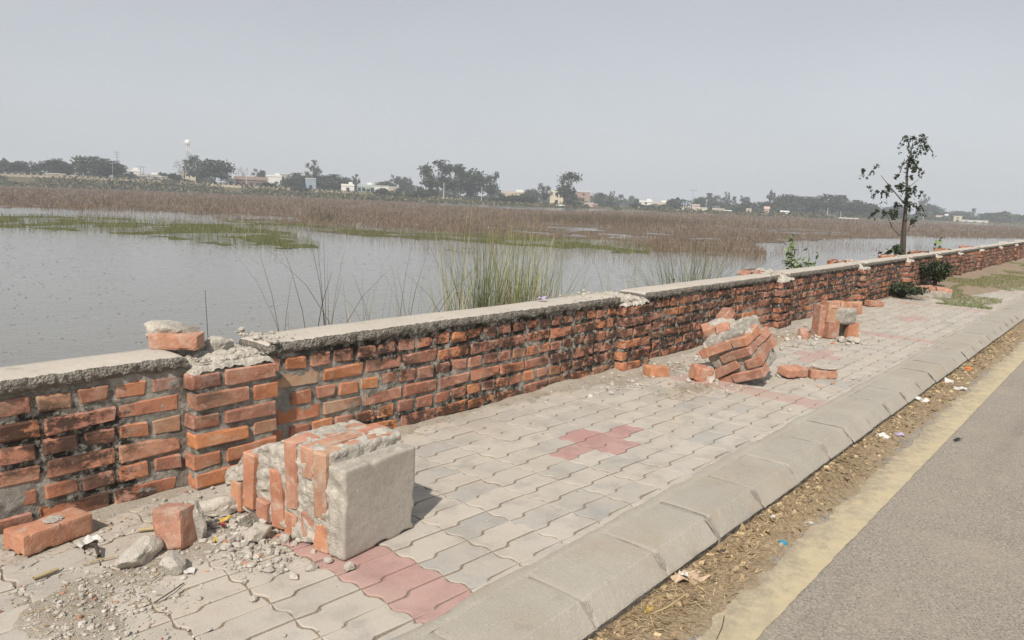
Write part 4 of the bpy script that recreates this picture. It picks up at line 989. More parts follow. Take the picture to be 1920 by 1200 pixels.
def scatter(n, polys, yaw0, yaw1, r0, r1, seed, edge=0.04, p=1.):
    g = np.random.default_rng(seed); yw = R_(yaw0)+R_(yaw1-yaw0)*g.random(n)
    r = r0*(r1/r0)**(g.random(n)**p)
    x, y = r*np.sin(yw), r*np.cos(yw)
    wx = r*edge*fbm(v3(x, y), .22, seed, 3)+r*edge*.6*fbm(v3(x, y), 1.1, seed+4, 2); rr = 1+wx/np.maximum(r, 1)
    m = in_poly(x*rr, y*rr, polys[0])
    for q in polys[1:]: m &= ~in_poly(x*rr, y*rr, q)
    return x[m], y[m], g
# sheets of wet mud and weed under the plants (just above the water)
def mat_sheet(name, pl, yaw0, yaw1, r0, r1, mat, seed, z, edge, holes=(), thr=None):
    nu, nv = 300, 110; yw = np.radians(np.linspace(yaw0, yaw1, nu)); r = r0*(r1/r0)**np.linspace(0, 1, nv)
    YW, RR = np.meshgrid(yw, r, indexing='ij'); X, Yy = RR*np.sin(YW), RR*np.cos(YW); x, y, rr0 = X.ravel(), Yy.ravel(), RR.ravel()
    k = 1+edge*fbm(v3(x, y), .22, seed, 3)+edge*.6*fbm(v3(x, y), 1.1, seed+4, 2); m = in_poly(x*k, y*k, pl)
    for q in holes: m &= ~in_poly(x*k, y*k, q)
    if thr is not None: m &= fbm(v3(x, y), .35, seed+8, 3) > thr
    Fc = grid_faces(nu, nv); Fc = Fc[m[Fc].sum(1) >= 3]; used = np.unique(Fc); re = np.zeros(len(x), int); re[used] = np.arange(len(used))
    P = v3(x, y, WATER+z+.02*fbm(v3(x, y), .5, seed+2, 2)); return kind(link(name, mesh_np(name, P[used], re[Fc], mat, True)), 'structure')
MB = earth('marsh_mud', (.10, .078, .055), (.14, .11, .08), (.2, .16, .115), .7, .5); MG = earth('weed_mat', (.075, .085, .032), (.10, .105, .042), (.14, .13, .06), .8, .5)
mat_sheet('marsh', FIELD, 5, 88, 28, 330, MB, 11, .01, .10, [STRIP, GREEN1, GREEN2], -.18)
for i, (pl, a, b) in enumerate(((GREEN1, 5, 48), (GREEN2, 25, 66), (GREEN3, 42, 56))): mat_sheet('weed_bank', pl, a, b, 18, 75, MG, 12+i, .0, .04)
def blades(name, x, y, g, h, lean, w, mat, label, cat, segs=2, z=0., droop=2., seed=1):
    n = len(x); a = g.random(n)*6.283; hh = h[0]+(h[1]-h[0])*g.random(n); l = hh*lean*g.random(n)
    r = np.hypot(x, y); ww = (w[0]+(w[1]-w[0])*g.random(n))*np.clip(r/60, .7, 3.)
    tw = np.arctan2(-x, y)+g.normal(size=n)*.7
    V, Fc, rr = ribbons(np.stack([x, y, np.full(n, WATER+z)], -1), hh, np.stack([np.cos(a)*l, np.sin(a)*l], -1), ww, segs, seed, droop, .4, tw)
    return kind(link(name, mesh_np(name, V, Fc, mat, False, rr)), 'stuff', label, cat)
x, y, g = scatter(260000, [FIELD, STRIP, GREEN1, GREEN2], 8, 87, 27, 330, 21, .10, .8)
keep = fbm(v3(x, y), .12, 5, 3) > -.33; x, y = x[keep], y[keep]
blades('lotus_stalks', x, y, g, (.12, .62), 1.0, (.014, .030), M['stalk'], 'brown field of dead lotus stalks standing across the lake', 'reeds', 2, 0, 2., 2)
x, y, g = scatter(26000, [SPARSE], 10, 85, 20, 75, 22, .12, 1.)
blades('lotus_stalks', x, y, g, (.12, .5), .8, (.010, .018), M['stalk'], 'scattered dead lotus stalks in the open water at the field edge', 'reeds', 2, 0, 2., 3)
for k, (pl, n, a, b) in enumerate(((GREEN1, 60000, 5, 48), (GREEN2, 60000, 25, 66), (GREEN3, 5000, 42, 56))):
    x, y, g = scatter(n, [pl], a, b, 18, 75, 12+k, .045, 1.)
    blades('marsh_grass', x, y, g, (.10, .30), .5, (.012, .022), M['marshgrass'], ['broad green grass strip in the water at the left', 'long thin green grass strip along the brown field edge', 'small green grass islet in front of the brown field'][k], 'grass', 2, .03, 2., 5+k)
    x, y, g = scatter(n//9, [pl], a, b, 18, 75, 112+k, .16, 1.)
    blades('straw_stalks', x, y, g, (.25, .6), .7, (.010, .016), M['reed'], ['pale stems among the left grass strip', 'pale stems among the long grass strip', 'pale stems among the small grass islet'][k], 'grass', 2, .03, 2., 8+k)
# dark stand of taller reeds in the field
for cxp, cyp, n, s, lab in ((1160, 418, 2200, 7, 'dark tall reed stand in the middle of the brown field'), (612, 415, 160, .9, 'small dark reed tuft at the near edge of the brown field')):
    c = at(cxp, cyp, WATER); g = np.random.default_rng(int(cxp)); x = c[0]+g.normal(size=n)*s; y = c[1]+g.normal(size=n)*s*.7
    blades('dark_reeds', x, y, g, (.5, 1.25), .5, (.016, .03), M['dryreed'], lab, 'reeds', 2, 0, 2., 31)
# bits of leaf floating on the water
def floaters():
    g = np.random.default_rng(55); n = 17000; yw = R_(8)+R_(78)*g.random(n); r = 10*(52/10)**(g.random(n)**.6); x, y = r*np.sin(yw), r*np.cos(yw)
    m = (fbm(v3(x, y), .16, 57, 3)+.25*(r/40) > .08) & (y > 7.2); x, y = x[m], y[m]; V, Fc, rr = quads(np.stack([x, y, np.full(len(x), WATER+.012)], -1), (.010+.06*g.random(len(x))**4)*np.clip(r[m]/22, .5, 1.6), 56, .96, 1.8)
    V[:, 2] = WATER+.006+.012*rr; kind(link('floating_leaves', mesh_np('floating_leaves', V, Fc, M['fleck'], False, rr)), 'stuff', 'bits of dead leaf floating on the lake water', 'leaves')
floaters()

# ------------------------------------------------------------------ far shore
YW_T = [-40, 5, 18, 30, 39, 50, 63, 75, 82, 95, 140]
def shore_r(yaw): return np.interp(yaw, YW_T, [250, 255, 262, 255, 248, 245, 255, 275, 380, 420, 430])
def land_top(yaw): return np.interp(yaw, YW_T, [1.6, 1.5, 1.4, .8, -.2, -1.15, -1.3, -1.3, -1.3, -1.3, -1.3])
def land_z(yaw, r):
    t = np.clip((r-shore_r(yaw))/14, 0, 1); t = t*t*(3-2*t); return -1.85+(land_top(yaw)+1.85)*t
def land():
    yw = np.linspace(-70, 150, 441); fr = np.concatenate([np.linspace(0, 16, 9), [20, 30, 45, 70, 110, 180, 300, 500, 900, 1600, 2900]])
    A, B = np.meshgrid(yw, fr, indexing='ij'); Rr = shore_r(A)+B; a = np.radians(A); X, Yy = Rr*np.sin(a), Rr*np.cos(a)
    Z = land_z(A, Rr)+.25*fbm(v3(X, Yy), .06, 5, 3).reshape(X.shape)*(B > 5)
    m = (Yy > 4.5).ravel(); Fc = grid_faces(len(yw), len(fr)); Fc = Fc[m[Fc].all(1)]
    kind(link('land', mesh_np('land', v3(X, Yy, Z), Fc, M['land'], True)), 'structure')
land()
def base_at(px, D):
    d = ray(px, HZ(px)); yaw = math.degrees(math.atan2(d[0], d[1])); h = math.hypot(d[0], d[1])
    return np.array([d[0]/h*D, d[1]/h*D, land_z(yaw, D)]), yaw
def px_w(px, D):                                   # metres per source pixel across the view at that column
    d = ray(px, HZ(px)); return D/math.hypot(d[0], d[1])/F_PX*1.0
def ztop(px, py, D): return far_pt(px, py, D)[2]
# low scrub on the bank
def scrub():
    g = np.random.default_rng(61); n = 44000; yaw = 4+84*g.random(n); dr = 1+np.abs(g.normal(size=n))*7; r = shore_r(yaw)+dr
    a = np.radians(yaw); x, y = r*np.sin(a), r*np.cos(a); m = fbm(v3(x, y), .05, 62, 3)+.4*(yaw < 52) > -.12; x, y, r, yaw = x[m], y[m], r[m], yaw[m]
    z = land_z(yaw, r)+np.abs(g.normal(size=len(x)))*.5*np.clip(fbm(v3(x, y), .03, 63, 2)+.7, .2, 1.3)
    V, Fc, rr = quads(np.stack([x, y, z], -1), .35+.5*g.random(len(x)), 64, 0, 1.3)
    kind(link('bank_scrub', mesh_np('bank_scrub', V, Fc, M['scrub'], False, rr)), 'stuff', 'low scrub and weeds along the far bank of the lake', 'scrub')
scrub()

def thicket():
    g = np.random.default_rng(66); n = 46000; yaw = 4+84*g.random(n); r = shore_r(yaw)+62+50*g.random(n); a = np.radians(yaw); x, y = r*np.sin(a), r*np.cos(a)
    top = np.clip(2.3+5.0*fbm(v3(yaw, 0*yaw), 1.1, 67, 4), 0, 5.5); ok = top > .6; z = land_z(yaw, r)+top*g.random(n)**.8
    V, Fc, rr = quads(np.stack([x, y, z], -1)[ok], (.5+.7*g.random(n))[ok], 68, 0, 1.3)
    kind(link('shore_thicket', mesh_np('shore_thicket', V, Fc, M['leaf_mid'], False, rr)), 'stuff', 'low continuous hedge of trees and bushes behind the far bank', 'trees')
thicket()
# far trees: a few crown shapes, scaled; each tree is its own thing with trunk and crown
def crown_pts(style, seed):
    g = np.random.default_rng(seed); C_ = []
    if style == 'round':
        for _ in range(46):
            d = g.normal(size=3); d /= np.linalg.norm(d); rr = .5*(.35+.65*g.random()**.5); C_.append((d*rr*np.array([1, 1, .78])+np.array([0, 0, .58]), .13, 46))
    elif style == 'gum':
        for _ in range(30):
            h = .30+.66*g.random(); w = .46*math.sin(math.pi*min(1, (h-.18)/.86))**.7; a = g.random()*6.28; r = w*g.random()**.5; C_.append((np.array([math.cos(a)*r, math.sin(a)*r, h]), .085+.03*g.random(), 46))
    elif style == 'slim':
        for _ in range(26):
            h = .22+.76*g.random(); w = .44*(1-abs(h-.55)/.62)**.8+.05; a = g.random()*6.28; r = w*g.random()**.5; C_.append((np.array([math.cos(a)*r, math.sin(a)*r, h]), .09, 42))
    elif style == 'bare':
        for _ in range(24):
            h = .42+.5*g.random(); w = .46*(.35+.65*g.random()); a = g.random()*6.28; C_.append((np.array([math.cos(a)*w, math.sin(a)*w, h]), .10, 20))
    elif style == 'bush':
        for _ in range(36):
            a = g.random()*6.28; r = .48*g.random()**.5; C_.append((np.array([math.cos(a)*r, math.sin(a)*r, (.12+.72*g.random())*math.sqrt(max(.05, 1-(r/.55)**2))]), .12, 42))
    L = np.concatenate([c+g.normal(size=(n, 3))*s*np.array([.62, .62, .5]) for c, s, n in C_]); L[:, 2] = np.clip(L[:, 2], .01, 1.02)
    return L, C_
CROWN, TRUNK = {}, {}
for st in ('round', 'gum', 'slim', 'bare', 'bush'):
    for v in range(3):
        L, C_ = crown_pts(st, 1000+v*13+len(st)); 
        for mk in ('leaf_dark', 'leaf_mid', 'leaf_brown'):
            if (mk == 'leaf_brown') != (st == 'bare'): continue
            V, Fc, rr = quads(L, {'round': .058, 'gum': .047, 'slim': .05, 'bare': .024, 'bush': .07}[st], 5+v, 0, 1.5)
            CROWN[(st, v, mk)] = mesh_np('crown', V, Fc, M[mk], False, rr)
        parts = [(*tube([(0, 0, -.03), (.01, .005, .3), (0, .01, .62), (.0, 0, .9 if st != 'round' else .75)], [.035, .026, .016, .005], 6), .5)]
        for c, s, n in C_[:9]:
            zt = max(.12, c[2]*.45); parts.append((*tube([(0, 0, zt), c*np.array([.45, .45, 0])+np.array([0, 0, (zt+c[2])/2+.03]), c], [.014, .009, .003], 5), .5))
        V, Fc, rr = joined(parts); TRUNK[(st, v)] = mesh_np('trunk', V, Fc, M['bark'], True, rr)
def tree(px, ytop, wpx, D, style, label, mk='leaf_mid', v=0, name='tree', group=None, cat='tree'):
    b, yaw = base_at(px, D); H = ztop(px, ytop, D)-b[2]; w = wpx*px_w(px, D)*1.22; H *= 1.03
    root = tag(empty(name, b, (0, 0, random.random()*6.28)), label, cat, group)
    if style == 'bare': mk = 'leaf_brown'
    link('crown', CROWN[(style, v % 3, mk)], root, None, None, (w, w, H)); link('trunk', TRUNK[(style, v % 3)], root, None, None, (min(w, H)*.8, min(w, H)*.8, H))
    return root
T = [
 (100, 299, 42, 300, 'round', 'dark rounded tree at the far left edge beyond the lake'), (122, 305, 26, 302, 'round', 'small dark tree just right of the far left edge tree'),
 (172, 294, 56, 292, 'round', 'broad leafy tree in front of the white tower house'), (202, 303, 50, 296, 'round', 'dark tree right of the broad leafy tree by the tall pole'),
 (243, 324, 34, 285, 'bush', 'low bushy tree below the white house at the left'), (329, 322, 24, 278, 'bush', 'small round dark shrub left of the bare brown tree'),
 (346, 300, 34, 300, 'bare', 'bare brownish tree at the foot of the telecom tower'), (372, 295, 44, 298, 'gum', 'thin open tree between the bare tree and the dense round tree'),
 (403, 301, 52, 285, 'round', 'dense dark round tree right of the telecom tower'), (456, 314, 22, 300, 'bare', 'small scraggly tree with bent top beside the white roof pole'),
 (487, 318, 26, 330, 'slim', 'hazy pointed tree above the brown roofed shed'), (503, 340, 26, 268, 'bush', 'dark shrub on the bank below the hazy pointed tree'), (565, 343, 22, 262, 'bush', 'dark shrub on the bank below the blue house'),
 (555, 326, 44, 300, 'round', 'wide low tree left of the tallest conical tree'), (587, 304, 30, 305, 'slim', 'tall conical tree standing over the blue house'), (605, 330, 30, 310, 'round', 'low hazy tree just right of the tall conical tree'),
 (628, 329, 46, 295, 'round', 'wide dark tree left of the white and green houses'), (667, 329, 16, 320, 'slim', 'small dark conifer by the thin white mast'), (650, 336, 30, 330, 'round', 'pale hazy tree behind the wide dark tree'),
 (742, 329, 20, 340, 'slim', 'small hazy tree left of the big grove'), (761, 333, 20, 345, 'round', 'faint round tree next to the big grove'), (720, 340, 30, 350, 'round', 'faint low tree above the white houses'),
 (820, 304, 66, 275, 'gum', 'tallest feathery gum tree at the left of the big grove'), (852, 311, 48, 280, 'gum', 'brownish feathery tree in the middle of the big grove'), (882, 319, 48, 278, 'round', 'dome shaped dark tree in the big grove'),
 (920, 325, 36, 276, 'gum', 'open crowned tree at the right end of the big grove'), (716, 350, 26, 258, 'bush', 'leftmost dark shrub on the bank before the big grove'), (748, 352, 24, 258, 'bush', 'second dark shrub on the bank before the big grove'),
 (788, 356, 34, 256, 'bush', 'darkest shrub on the bank at the foot of the gum tree'), (805, 350, 30, 262, 'bush', 'dark undergrowth below the tallest gum tree'), (940, 362, 34, 262, 'bush', 'bush on the bank right of the big grove by the pole'),
 (966, 364, 32, 264, 'bush', 'middle bush of the row right of the big grove'), (990, 365, 32, 262, 'bush', 'last bush of the row right of the big grove'), (998, 355, 22, 340, 'round', 'pale round tree behind the row of bushes'),
 (1020, 346, 26, 270, 'gum', 'slender open tree left of the cream house'), (1063, 326, 48, 262, 'gum', 'feathery gum tree in front of the cream and brick houses'), (1076, 370, 28, 258, 'bush', 'dark shrub at the foot of the feathery gum tree'),
 (1128, 363, 34, 380, 'round', 'hazy dome tree right of the brick house'), (1148, 360, 14, 390, 'slim', 'hazy slim tree right of the hazy dome tree'), (1163, 366, 16, 390, 'gum', 'hazy thin tree before the white houses'), (1142, 374, 18, 330, 'bush', 'small dark bush under the hazy slim tree'),
 (1195, 380, 26, 300, 'bush', 'low bush left of the white houses on the right shore'), (1238, 384, 34, 290, 'bush', 'low bush in front of the beige houses on the right shore'), (1265, 376, 22, 330, 'round', 'small dome tree left of the blue arched hall'),
 (1318, 370, 28, 380, 'round', 'hazy round tree above the pink and cream houses'), (1332, 364, 22, 385, 'slim', 'hazy tall tree above the pink wall'), (1346, 368, 30, 390, 'gum', 'hazy open tree right of the tall one above the pink wall'), (1361, 362, 14, 380, 'slim', 'darker slim tree right of the pink wall'), (1374, 370, 14, 385, 'slim', 'short slim tree beside the darker slim tree'),
 (1395, 368, 18, 360, 'slim', 'upright tree rising from a low bush on the right shore'), (1397, 381, 40, 350, 'bush', 'low wide bush at the foot of the upright tree'), (1430, 378, 30, 360, 'round', 'low tree left of the poplar like tree'),
 (1444, 358, 15, 350, 'slim', 'tall poplar like tree at the left of the long tree belt'), (1469, 366, 36, 345, 'round', 'first broad tree of the long tree belt'), (1492, 367, 34, 348, 'round', 'second broad tree of the long tree belt'), (1515, 371, 34, 350, 'round', 'third broad tree of the long tree belt, slightly lower'),
 (1548, 366, 50, 345, 'round', 'widest tree of the long tree belt behind the stilt hut'), (1575, 368, 34, 352, 'gum', 'open crowned tree right of the widest one in the long tree belt'), (1600, 377, 44, 345, 'round', 'smooth low dome tree toward the end of the long tree belt'), (1627, 382, 30, 348, 'round', 'last small tree at the right end of the long tree belt'),
 (1652, 389, 34, 470, 'round', 'faint tree left of the young tree trunk'), (1680, 386, 36, 470, 'round', 'faint tree behind the young tree trunk'), (1731, 367, 18, 450, 'slim', 'tall hazy slim tree right of the young tree'), (1745, 384, 34, 460, 'round', 'hazy low tree beside the tall hazy slim tree'),
 (1770, 398, 26, 520, 'round', 'faint low tree above the pink house at the right'), (1800, 396, 30, 520, 'round', 'faint wide tree above the cream house at the right'), (1822, 392, 14, 500, 'slim', 'faint pointed tree near the right edge'), (1860, 400, 40, 520, 'round', 'faint tree beyond the right edge of the white wall'),
 (45, 303, 40, 300, 'round', 'leftmost dark tree of the far shore'), (10, 306, 40, 305, 'gum', 'open tree at the very left of the far shore')]
for i, (px, yt, w, D, st, lab) in enumerate(T):
    tree(px, yt, w, D, st, lab, 'leaf_dark' if i % 3 == 0 and D < 330 else 'leaf_mid', i, 'shrub' if st == 'bush' else 'tree', 'trees and shrubs on the far shore', 'shrub' if st == 'bush' else 'tree')
# faint low woods on the horizon
def woods():
    g = np.random.default_rng(71); n = 42000; yaw = 3+90*g.random(n); r = 430+260*g.random(n); a = np.radians(yaw); x, y = r*np.sin(a), r*np.cos(a)
    top = np.clip(2.6+5.5*fbm(v3(yaw, 0*yaw), .8, 72, 4), .3, 7); z = land_z(yaw, r)+top*g.random(n)**.8; V, Fc, rr = quads(np.stack([x, y, z], -1), .9+1.2*g.random(n), 73, 0, 1.3)
    kind(link('distant_woods', mesh_np('distant_woods', V, Fc, M['leaf_mid'], False, rr)), 'stuff', 'faint distant woodland on the horizon behind the houses', 'woods')
woods()

# far houses
def box(P0, P1): 
    x0, y0, z0 = P0; x1, y1, z1 = P1
    return np.array([(x0, y0, z0), (x1, y0, z0), (x1, y1, z0), (x0, y1, z0), (x0, y0, z1), (x1, y0, z1), (x1, y1, z1), (x0, y1, z1)], float), np.array([[0, 3, 2, 1], [4, 5, 6, 7], [0, 1, 5, 4], [1, 2, 6, 5], [2, 3, 7, 6], [3, 0, 4, 7]])
PAL = {k: paint('plaster_'+k, c) for k, c in dict(white=(.72, .71, .67), cream=(.58, .52, .40), grey=(.36, .35, .33), beige=(.48, .42, .34), pink=(.52, .38, .33), brick=(.36, .25, .20), blue=(.26, .34, .40), green=(.36, .44, .40), brown=(.22, .16, .12), tan=(.5, .4, .3), roofw=(.66, .65, .62)).items()}
DARK = plain('window_dark', (.035, .04, .045), .25)
UNIT = {}
def ubox(mat):
    if mat.name not in UNIT: UNIT[mat.name] = mesh_np('panel', *box((-.5, -.5, 0), (.5, .5, 1)), mat)
    return UNIT[mat.name]
def house(px0, px1, yt, D, col, label, storeys=1, roof='flat', depth=7., turn=0., windows=None, rc='roofw', cat='house', zb=None):
    pc = (px0+px1)/2; b, yaw = base_at(pc, D); Wd = (px1-px0)*px_w(pc, D); H = ztop(pc, yt, D)-b[2]
    if zb: b[2] += zb; H -= zb
    root = tag(empty('house', b, (0, 0, -R_(yaw)+turn)), label, cat, 'houses along the far shore')
    m = PAL[col]; ov = .3
    if roof == 'flat':
        link('wall', ubox(m), root, (0, depth/2, -.4), None, (Wd, depth, H-.25+.4)); r = link('roof', ubox(PAL[rc]), root, (0, depth/2, H-.25), None, (Wd+ov, depth+ov, .25))
    elif roof == 'parapet':
        link('wall', ubox(m), root, (0, depth/2, -.4), None, (Wd, depth, H-.7+.4)); r = link('roof', ubox(PAL[rc]), root, (0, depth/2, H-.7), None, (Wd+ov, depth+ov, .16))
        link('parapet', ubox(m), root, (0, .12, H-.54), None, (Wd, .18, .54)); link('parapet', ubox(m), root, (-Wd/2+.1, depth/2, H-.54), None, (.18, depth-.4, .54))
        link('stair_room', ubox(PAL['white']), root, (Wd*.22, depth*.6, H-.54), None, (Wd*.3, 2.4, 1.3))
    elif roof == 'gable':
        he = H*.68; link('wall', ubox(m), root, (0, depth/2, -.4), None, (Wd, depth, he+.4))
        P = np.array([(-Wd/2-ov, -ov, he), (Wd/2+ov, -ov, he), (Wd/2+ov, depth+ov, he), (-Wd/2-ov, depth+ov, he), (-Wd/2-ov, depth/2, H), (Wd/2+ov, depth/2, H)]); 
        me = bpy.data.meshes.new('roof'); me.from_pydata(P.tolist(), [], [[0, 1, 5, 4], [2, 3, 4, 5], [0, 4, 3], [1, 2, 5], [0, 3, 2, 1]]); me.materials.append(PAL[rc]); me.update(); link('roof', me, root)
    elif roof == 'arch':
        he = H*.55; link('wall', ubox(m), root, (0, depth/2, -.4), None, (Wd, depth, he+.4)); n = 14; Pp = []
        for k in range(n+1):
            t = math.pi*k/n; Pp += [(-Wd/2*1.03*math.cos(t), -.2, he+(H-he)*math.sin(t)), (-Wd/2*1.03*math.cos(t), depth+.2, he+(H-he)*math.sin(t))]
        me = bpy.data.meshes.new('roof'); me.from_pydata(Pp, [], [[2*k, 2*k+1, 2*k+3, 2*k+2] for k in range(n)]+[[2*k for k in range(n+1)][::-1]]); me.materials.append(PAL[rc]); me.update(); link('roof', me, root)
    nw = windows if windows is not None else max(1, int(Wd/3.2)); hb = H*(.68 if roof == 'gable' else .55 if roof == 'arch' else 1)-.5
    for s in range(storeys):
        for k in range(nw):
            x = -Wd/2+Wd*(k+.5)/nw; wz = hb*(s+.38)/storeys
            door = s == 0 and k == nw//2
            link('door' if door else 'window', ubox(DARK), root, (x, -.02, 0 if door else wz), None, (1.1, .12, min(2.1, hb*.8/storeys) if door else min(1.3, hb*.42/storeys)))
    return root
house(88, 120, 325, 288, 'cream', 'low cream house wall at the far left below the trees'); house(120, 182, 329, 292, 'grey', 'long low grey house left of the broad leafy tree', windows=4)
house(142, 160, 298, 330, 'white', 'tall narrow white tower house behind the broad leafy tree', 3, 'flat', 5, windows=1); house(206, 226, 319, 310, 'green', 'small pale green house behind the dark trees on the left', 1, 'flat')
house(233, 262, 318, 315, 'white', 'bright white house right of the tall pole', 2, 'parapet'); house(262, 300, 327, 305, 'grey', 'grey flat roofed house right of the bright white house', 1, 'parapet'); house(300, 320, 331, 290, 'beige', 'small beige house left of the round dark shrub')
house(338, 366, 321, 315, 'cream', 'cream house glimpsed behind the bare brown tree', 2, 'flat'); house(425, 442, 335, 288, 'white', 'small white house right of the dense round tree'); house(442, 500, 331, 290, 'brown', 'long brown roofed shed with pale posts', 1, 'gable', 8, windows=5, rc='brown')
house(500, 528, 328, 320, 'white', 'white flat house right of the brown shed', 1, 'parapet'); house(518, 542, 326, 330, 'grey', 'grey house behind the white flat house', 2, 'flat'); house(573, 592, 334, 292, 'blue', 'small blue house under the tall conical tree', 1, 'flat')
house(640, 664, 345, 285, 'white', 'white house right of the wide dark tree', 1, 'parapet'); house(670, 702, 346, 276, 'green', 'pale green and white house by the thin mast', 1, 'parapet', windows=4); house(702, 728, 348, 290, 'white', 'white house left of the bank shrubs', 1, 'flat'); house(726, 746, 350, 300, 'beige', 'beige house behind the bank shrubs', 1, 'flat')
house(942, 986, 359, 330, 'tan', 'long hazy brown house behind the row of bushes', 1, 'parapet', windows=6); house(1031, 1056, 357, 285, 'cream', 'two storey cream house left of the feathery gum tree', 2, 'parapet'); house(1081, 1106, 359, 330, 'brick', 'three storey brick house with white top floor', 3, 'flat', 8, rc='white'); house(1086, 1112, 380, 285, 'pink', 'low pink brick wall house below the three storey house', 1, 'flat')
house(1112, 1122, 382, 280, 'brick', 'tiny red roofed hut right of the low pink house', 1, 'gable', 4, rc='brick'); house(1198, 1224, 376, 330, 'white', 'white two storey house at the left of the right shore cluster', 2, 'parapet'); house(1222, 1253, 379, 325, 'beige', 'beige house next to the white two storey house', 2, 'parapet'); house(1276, 1297, 377, 320, 'white', 'white hall with blue arched roof on the right shore', 1, 'arch', 9, rc='blue')
house(1298, 1312, 383, 315, 'pink', 'small pink house right of the blue arched hall', 1, 'flat'); house(1300, 1326, 389, 300, 'cream', 'low cream house before the small pink house', 1, 'flat'); house(1337, 1358, 391, 300, 'pink', 'long pink wall building below the hazy trees', 1, 'flat', windows=3); house(1360, 1371, 394, 300, 'cream', 'little cream house right of the pink wall building', 1, 'gable', 4, rc='roofw')
house(1400, 1409, 391, 320, 'cream', 'narrow cream house by the low wide bush', 1, 'flat', 4, windows=1); house(1425, 1446, 399, 300, 'white', 'low white house beside the pink temple', 1, 'flat'); house(1434, 1442, 387, 305, 'pink', 'small pink temple with tiered top on the right shore', 2, 'gable', 3, windows=1, rc='pink', cat='temple'); house(1465, 1479, 395, 310, 'white', 'tiny white house at the foot of the long tree belt', 1, 'gable', 4, rc='roofw')
house(1757, 1781, 404, 420, 'pink', 'pink house right of the young tree', 1, 'parapet'); house(1790, 1803, 405, 400, 'cream', 'cream house right of the pink house', 2, 'flat'); house(1808, 1850, 413, 395, 'white', 'long white wall building at the right edge', 1, 'flat', windows=3)
house(1048, 1060, 384, 250, 'white', 'low white boat shed at the water edge below the cream house', 1, 'gable', 3, turn=.5, windows=1, cat='shed')
# stilt hut standing in the marsh
c = at(1590, 421, WATER); hut = tag(empty('stilt_hut', (c[0], c[1], WATER), (0, 0, -R_(73))), 'open hut on dark posts standing in the brown marsh at the right', 'hut')
k = math.hypot(c[0], c[1])/F_PX; link('roof', ubox(PAL['roofw']), hut, (0, 0, 10*k), None, (31*k, 12*k, 1.2*k)); link('deck', ubox(PAL['brown']), hut, (0, 0, 3.0*k), None, (29*k, 11*k, .6*k))
for ix in range(5):
    for iy in (-1, 1): link('post', ubox(M['bark']), hut, (-13*k+6.5*k*ix, iy*5*k, -.3), None, (.9*k, .9*k, 10*k+.3))

# far bank wall with small pillars
def far_wall():
    root = tag(empty('bank_wall'), 'low brick wall with small pillars along the far bank at the left', 'wall'); root['kind'] = 'thing'
    yaws = np.linspace(6, 46, 120); parts = []; pts = []
    for yw in yaws:
        r = float(shore_r(yw))+11; a = math.radians(yw); pts.append((r*math.sin(a), r*math.cos(a), float(land_z(yw, r))))
    for p, q in zip(pts[:-1], pts[1:]):
        p, q = np.array(p), np.array(q); d = q-p; n = np.array([-d[1], d[0], 0]); n /= np.linalg.norm(n); n *= .12; up = np.array([0, 0, .62]); dn = np.array([0, 0, -.5])
        parts.append((np.array([p-n+dn, q-n+dn, q+n+dn, p+n+dn, p-n+up, q-n+up, q+n+up, p+n+up]), np.array([[4, 5, 6, 7], [0, 1, 5, 4], [2, 3, 7, 6]]), .5))
    V, Fc, rr = joined(parts); link('wall_run', mesh_np('wall_run', V, Fc, PAL['beige']), root)
    for p in pts: link('pillar', ubox(PAL['tan']), root, (p[0], p[1], p[2]-.3), (0, 0, 0), (.42, .42, 1.35))
far_wall()

# poles, masts and the telecom tower
STEEL, CONC = plain('galvanised_steel', (.33, .34, .35), .5, 3), plain('pole_concrete', (.55, .54, .51), .8, 3)
def pole(px, yt, D, label, r=.13, arms=0, mat=None, lamp=False):
    b, yaw = base_at(px, D); H = ztop(px, yt, D)-b[2]; root = tag(empty('utility_pole', b, (0, 0, -R_(yaw))), label, 'pole', 'poles on the far shore')
    P, Fc = tube([(0, 0, -.5), (0, 0, H*.5), (0, 0, H)], [r*1.25, r, r*.8], 8); link('shaft', mesh_np('shaft', P, Fc, mat or CONC, True), root)
    for k in range(arms): link('crossarm', ubox(STEEL), root, (0, 0, H-.35-.8*k), None, (2.2-.3*k, .14, .14))
    if lamp: link('lamp_head', ubox(STEEL), root, (0, 0, H-.1), None, (3.2, .5, .35))
pole(221, 284, 300, 'tall power pole with crossarms above the dark left trees', .14, 3, STEEL); pole(212, 305, 290, 'thinner pole left of the tall power pole', .08, 1, STEEL); pole(264, 311, 300, 'left post of the twin substation poles', .12, 1, STEEL); pole(270, 312, 300, 'right post of the twin substation poles', .12, 1, STEEL)
pole(462, 330, 275, 'short white pole in front of the brown shed', .12); pole(676, 333, 300, 'thin white mast above the pale green house', .09); pole(780, 345, 268, 'thin pale pole left of the gum tree', .08); pole(832, 343, 262, 'white pole in front of the tallest gum tree', .14); pole(816, 355, 262, 'short faint pole left of the white pole', .08); pole(903, 350, 262, 'white pole at the right of the big grove', .12)
pole(947, 356, 270, 'thin pole among the bush row', .08); pole(1298, 357, 330, 'high mast lamp above the blue arched hall', .10, 0, STEEL, True); pole(1324, 375, 320, 'thin pole by the low cream house', .08); pole(1552, 390, 330, 'pale pole before the widest belt tree', .12); pole(1577, 396, 330, 'short pale pole right of the first belt pole', .1); pole(1643, 395, 340, 'pale pole left of the young tree', .12); pole(1732, 402, 380, 'pale pole right of the young tree', .12)
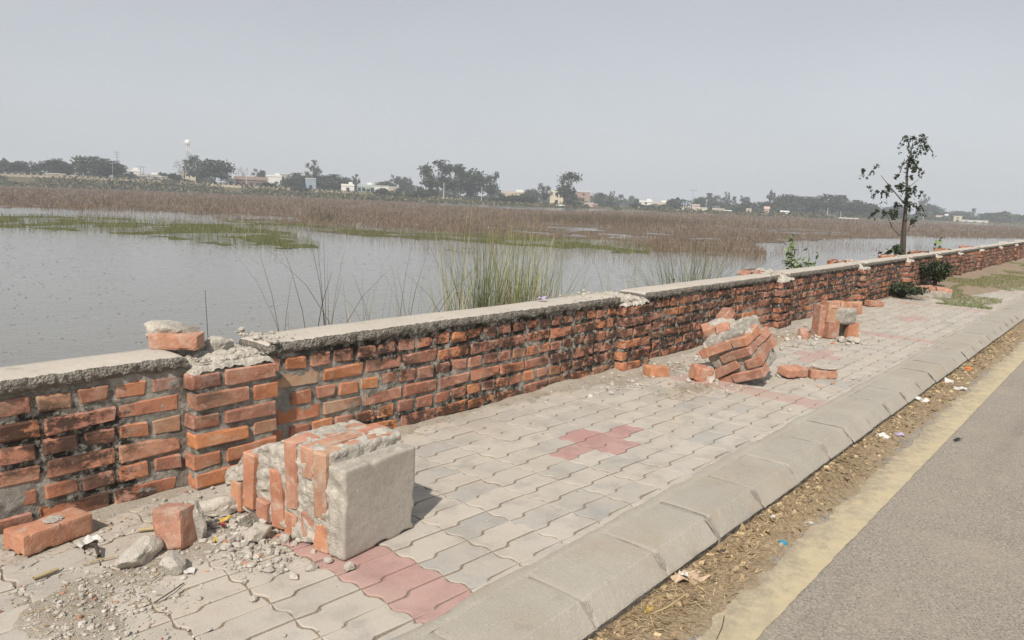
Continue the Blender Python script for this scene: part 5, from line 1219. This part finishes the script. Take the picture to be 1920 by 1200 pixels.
def tower():
    D = 420; b, yaw = base_at(355, D); H = ztop(355, 268, D)-b[2]; root = tag(empty('telecom_tower', b, (0, 0, -R_(yaw))), 'tall lattice telecom tower with white dish above the bare brown tree', 'tower')
    parts = []
    w0, w1 = 1.7, .55
    for sx in (-1, 1):
        for sy in (-1, 1): parts.append((*tube([(sx*w0, sy*w0, -.5), (sx*w1, sy*w1, H)], [.13, .08], 5), .5))
    n = 14
    for k in range(n):
        z0, z1 = H*k/n, H*(k+1)/n; a0, a1 = w0+(w1-w0)*k/n, w0+(w1-w0)*(k+1)/n
        for f in range(4):
            c, s = math.cos(f*math.pi/2), math.sin(f*math.pi/2); T_ = lambda x, y, z: (x*c-y*s, x*s+y*c, z)
            parts.append((*tube([T_(-a0, -a0, z0), T_(a1, -a1, z1)], .06, 4), .5)); parts.append((*tube([T_(a0, -a0, z0), T_(-a1, -a1, z1)], .06, 4), .5)); parts.append((*tube([T_(-a1, -a1, z1), T_(a1, -a1, z1)], .05, 4), .5))
    V, Fc, rr = joined(parts); link('lattice', mesh_np('lattice', V, Fc, STEEL), root)
    bm = bmesh.new(); bmesh.ops.create_uvsphere(bm, u_segments=16, v_segments=8, radius=1.25); me = bpy.data.meshes.new('dish'); bm.to_mesh(me); bm.free(); me.materials.append(plain('dish_white', (.82, .82, .8))); link('dish', me, root, (-.4, -.8, H+.3), (0, 0, 0), (1, .45, 1))
    for k in range(3): link('antenna', ubox(PAL['white']), root, (.7*(k-1), -.9, H-4-k*.3), None, (.35, .25, 2.2))
tower()

# ------------------------------------------------------------------ the hazy air
hz = bpy.data.meshes.new('haze'); P, Fc = box((-3600, -3600, -3.6), (3600, 3600, 40)); hz.from_pydata(P.tolist(), [], Fc.tolist()); ho = kind(link('haze', hz), 'stuff', 'pale even haze in the air over the lake', 'haze')
hm = bpy.data.materials.new('haze'); hm.use_nodes = True; t = hm.node_tree; t.nodes.clear(); out = t.nodes.new('ShaderNodeOutputMaterial'); pv = t.nodes.new('ShaderNodeVolumePrincipled')
pv.inputs['Color'].default_value = (.80, .87, .97, 1); pv.inputs['Density'].default_value = .0009; pv.inputs['Anisotropy'].default_value = 0.
t.links.new(pv.outputs[0], out.inputs['Volume']); hz.materials.append(hm)
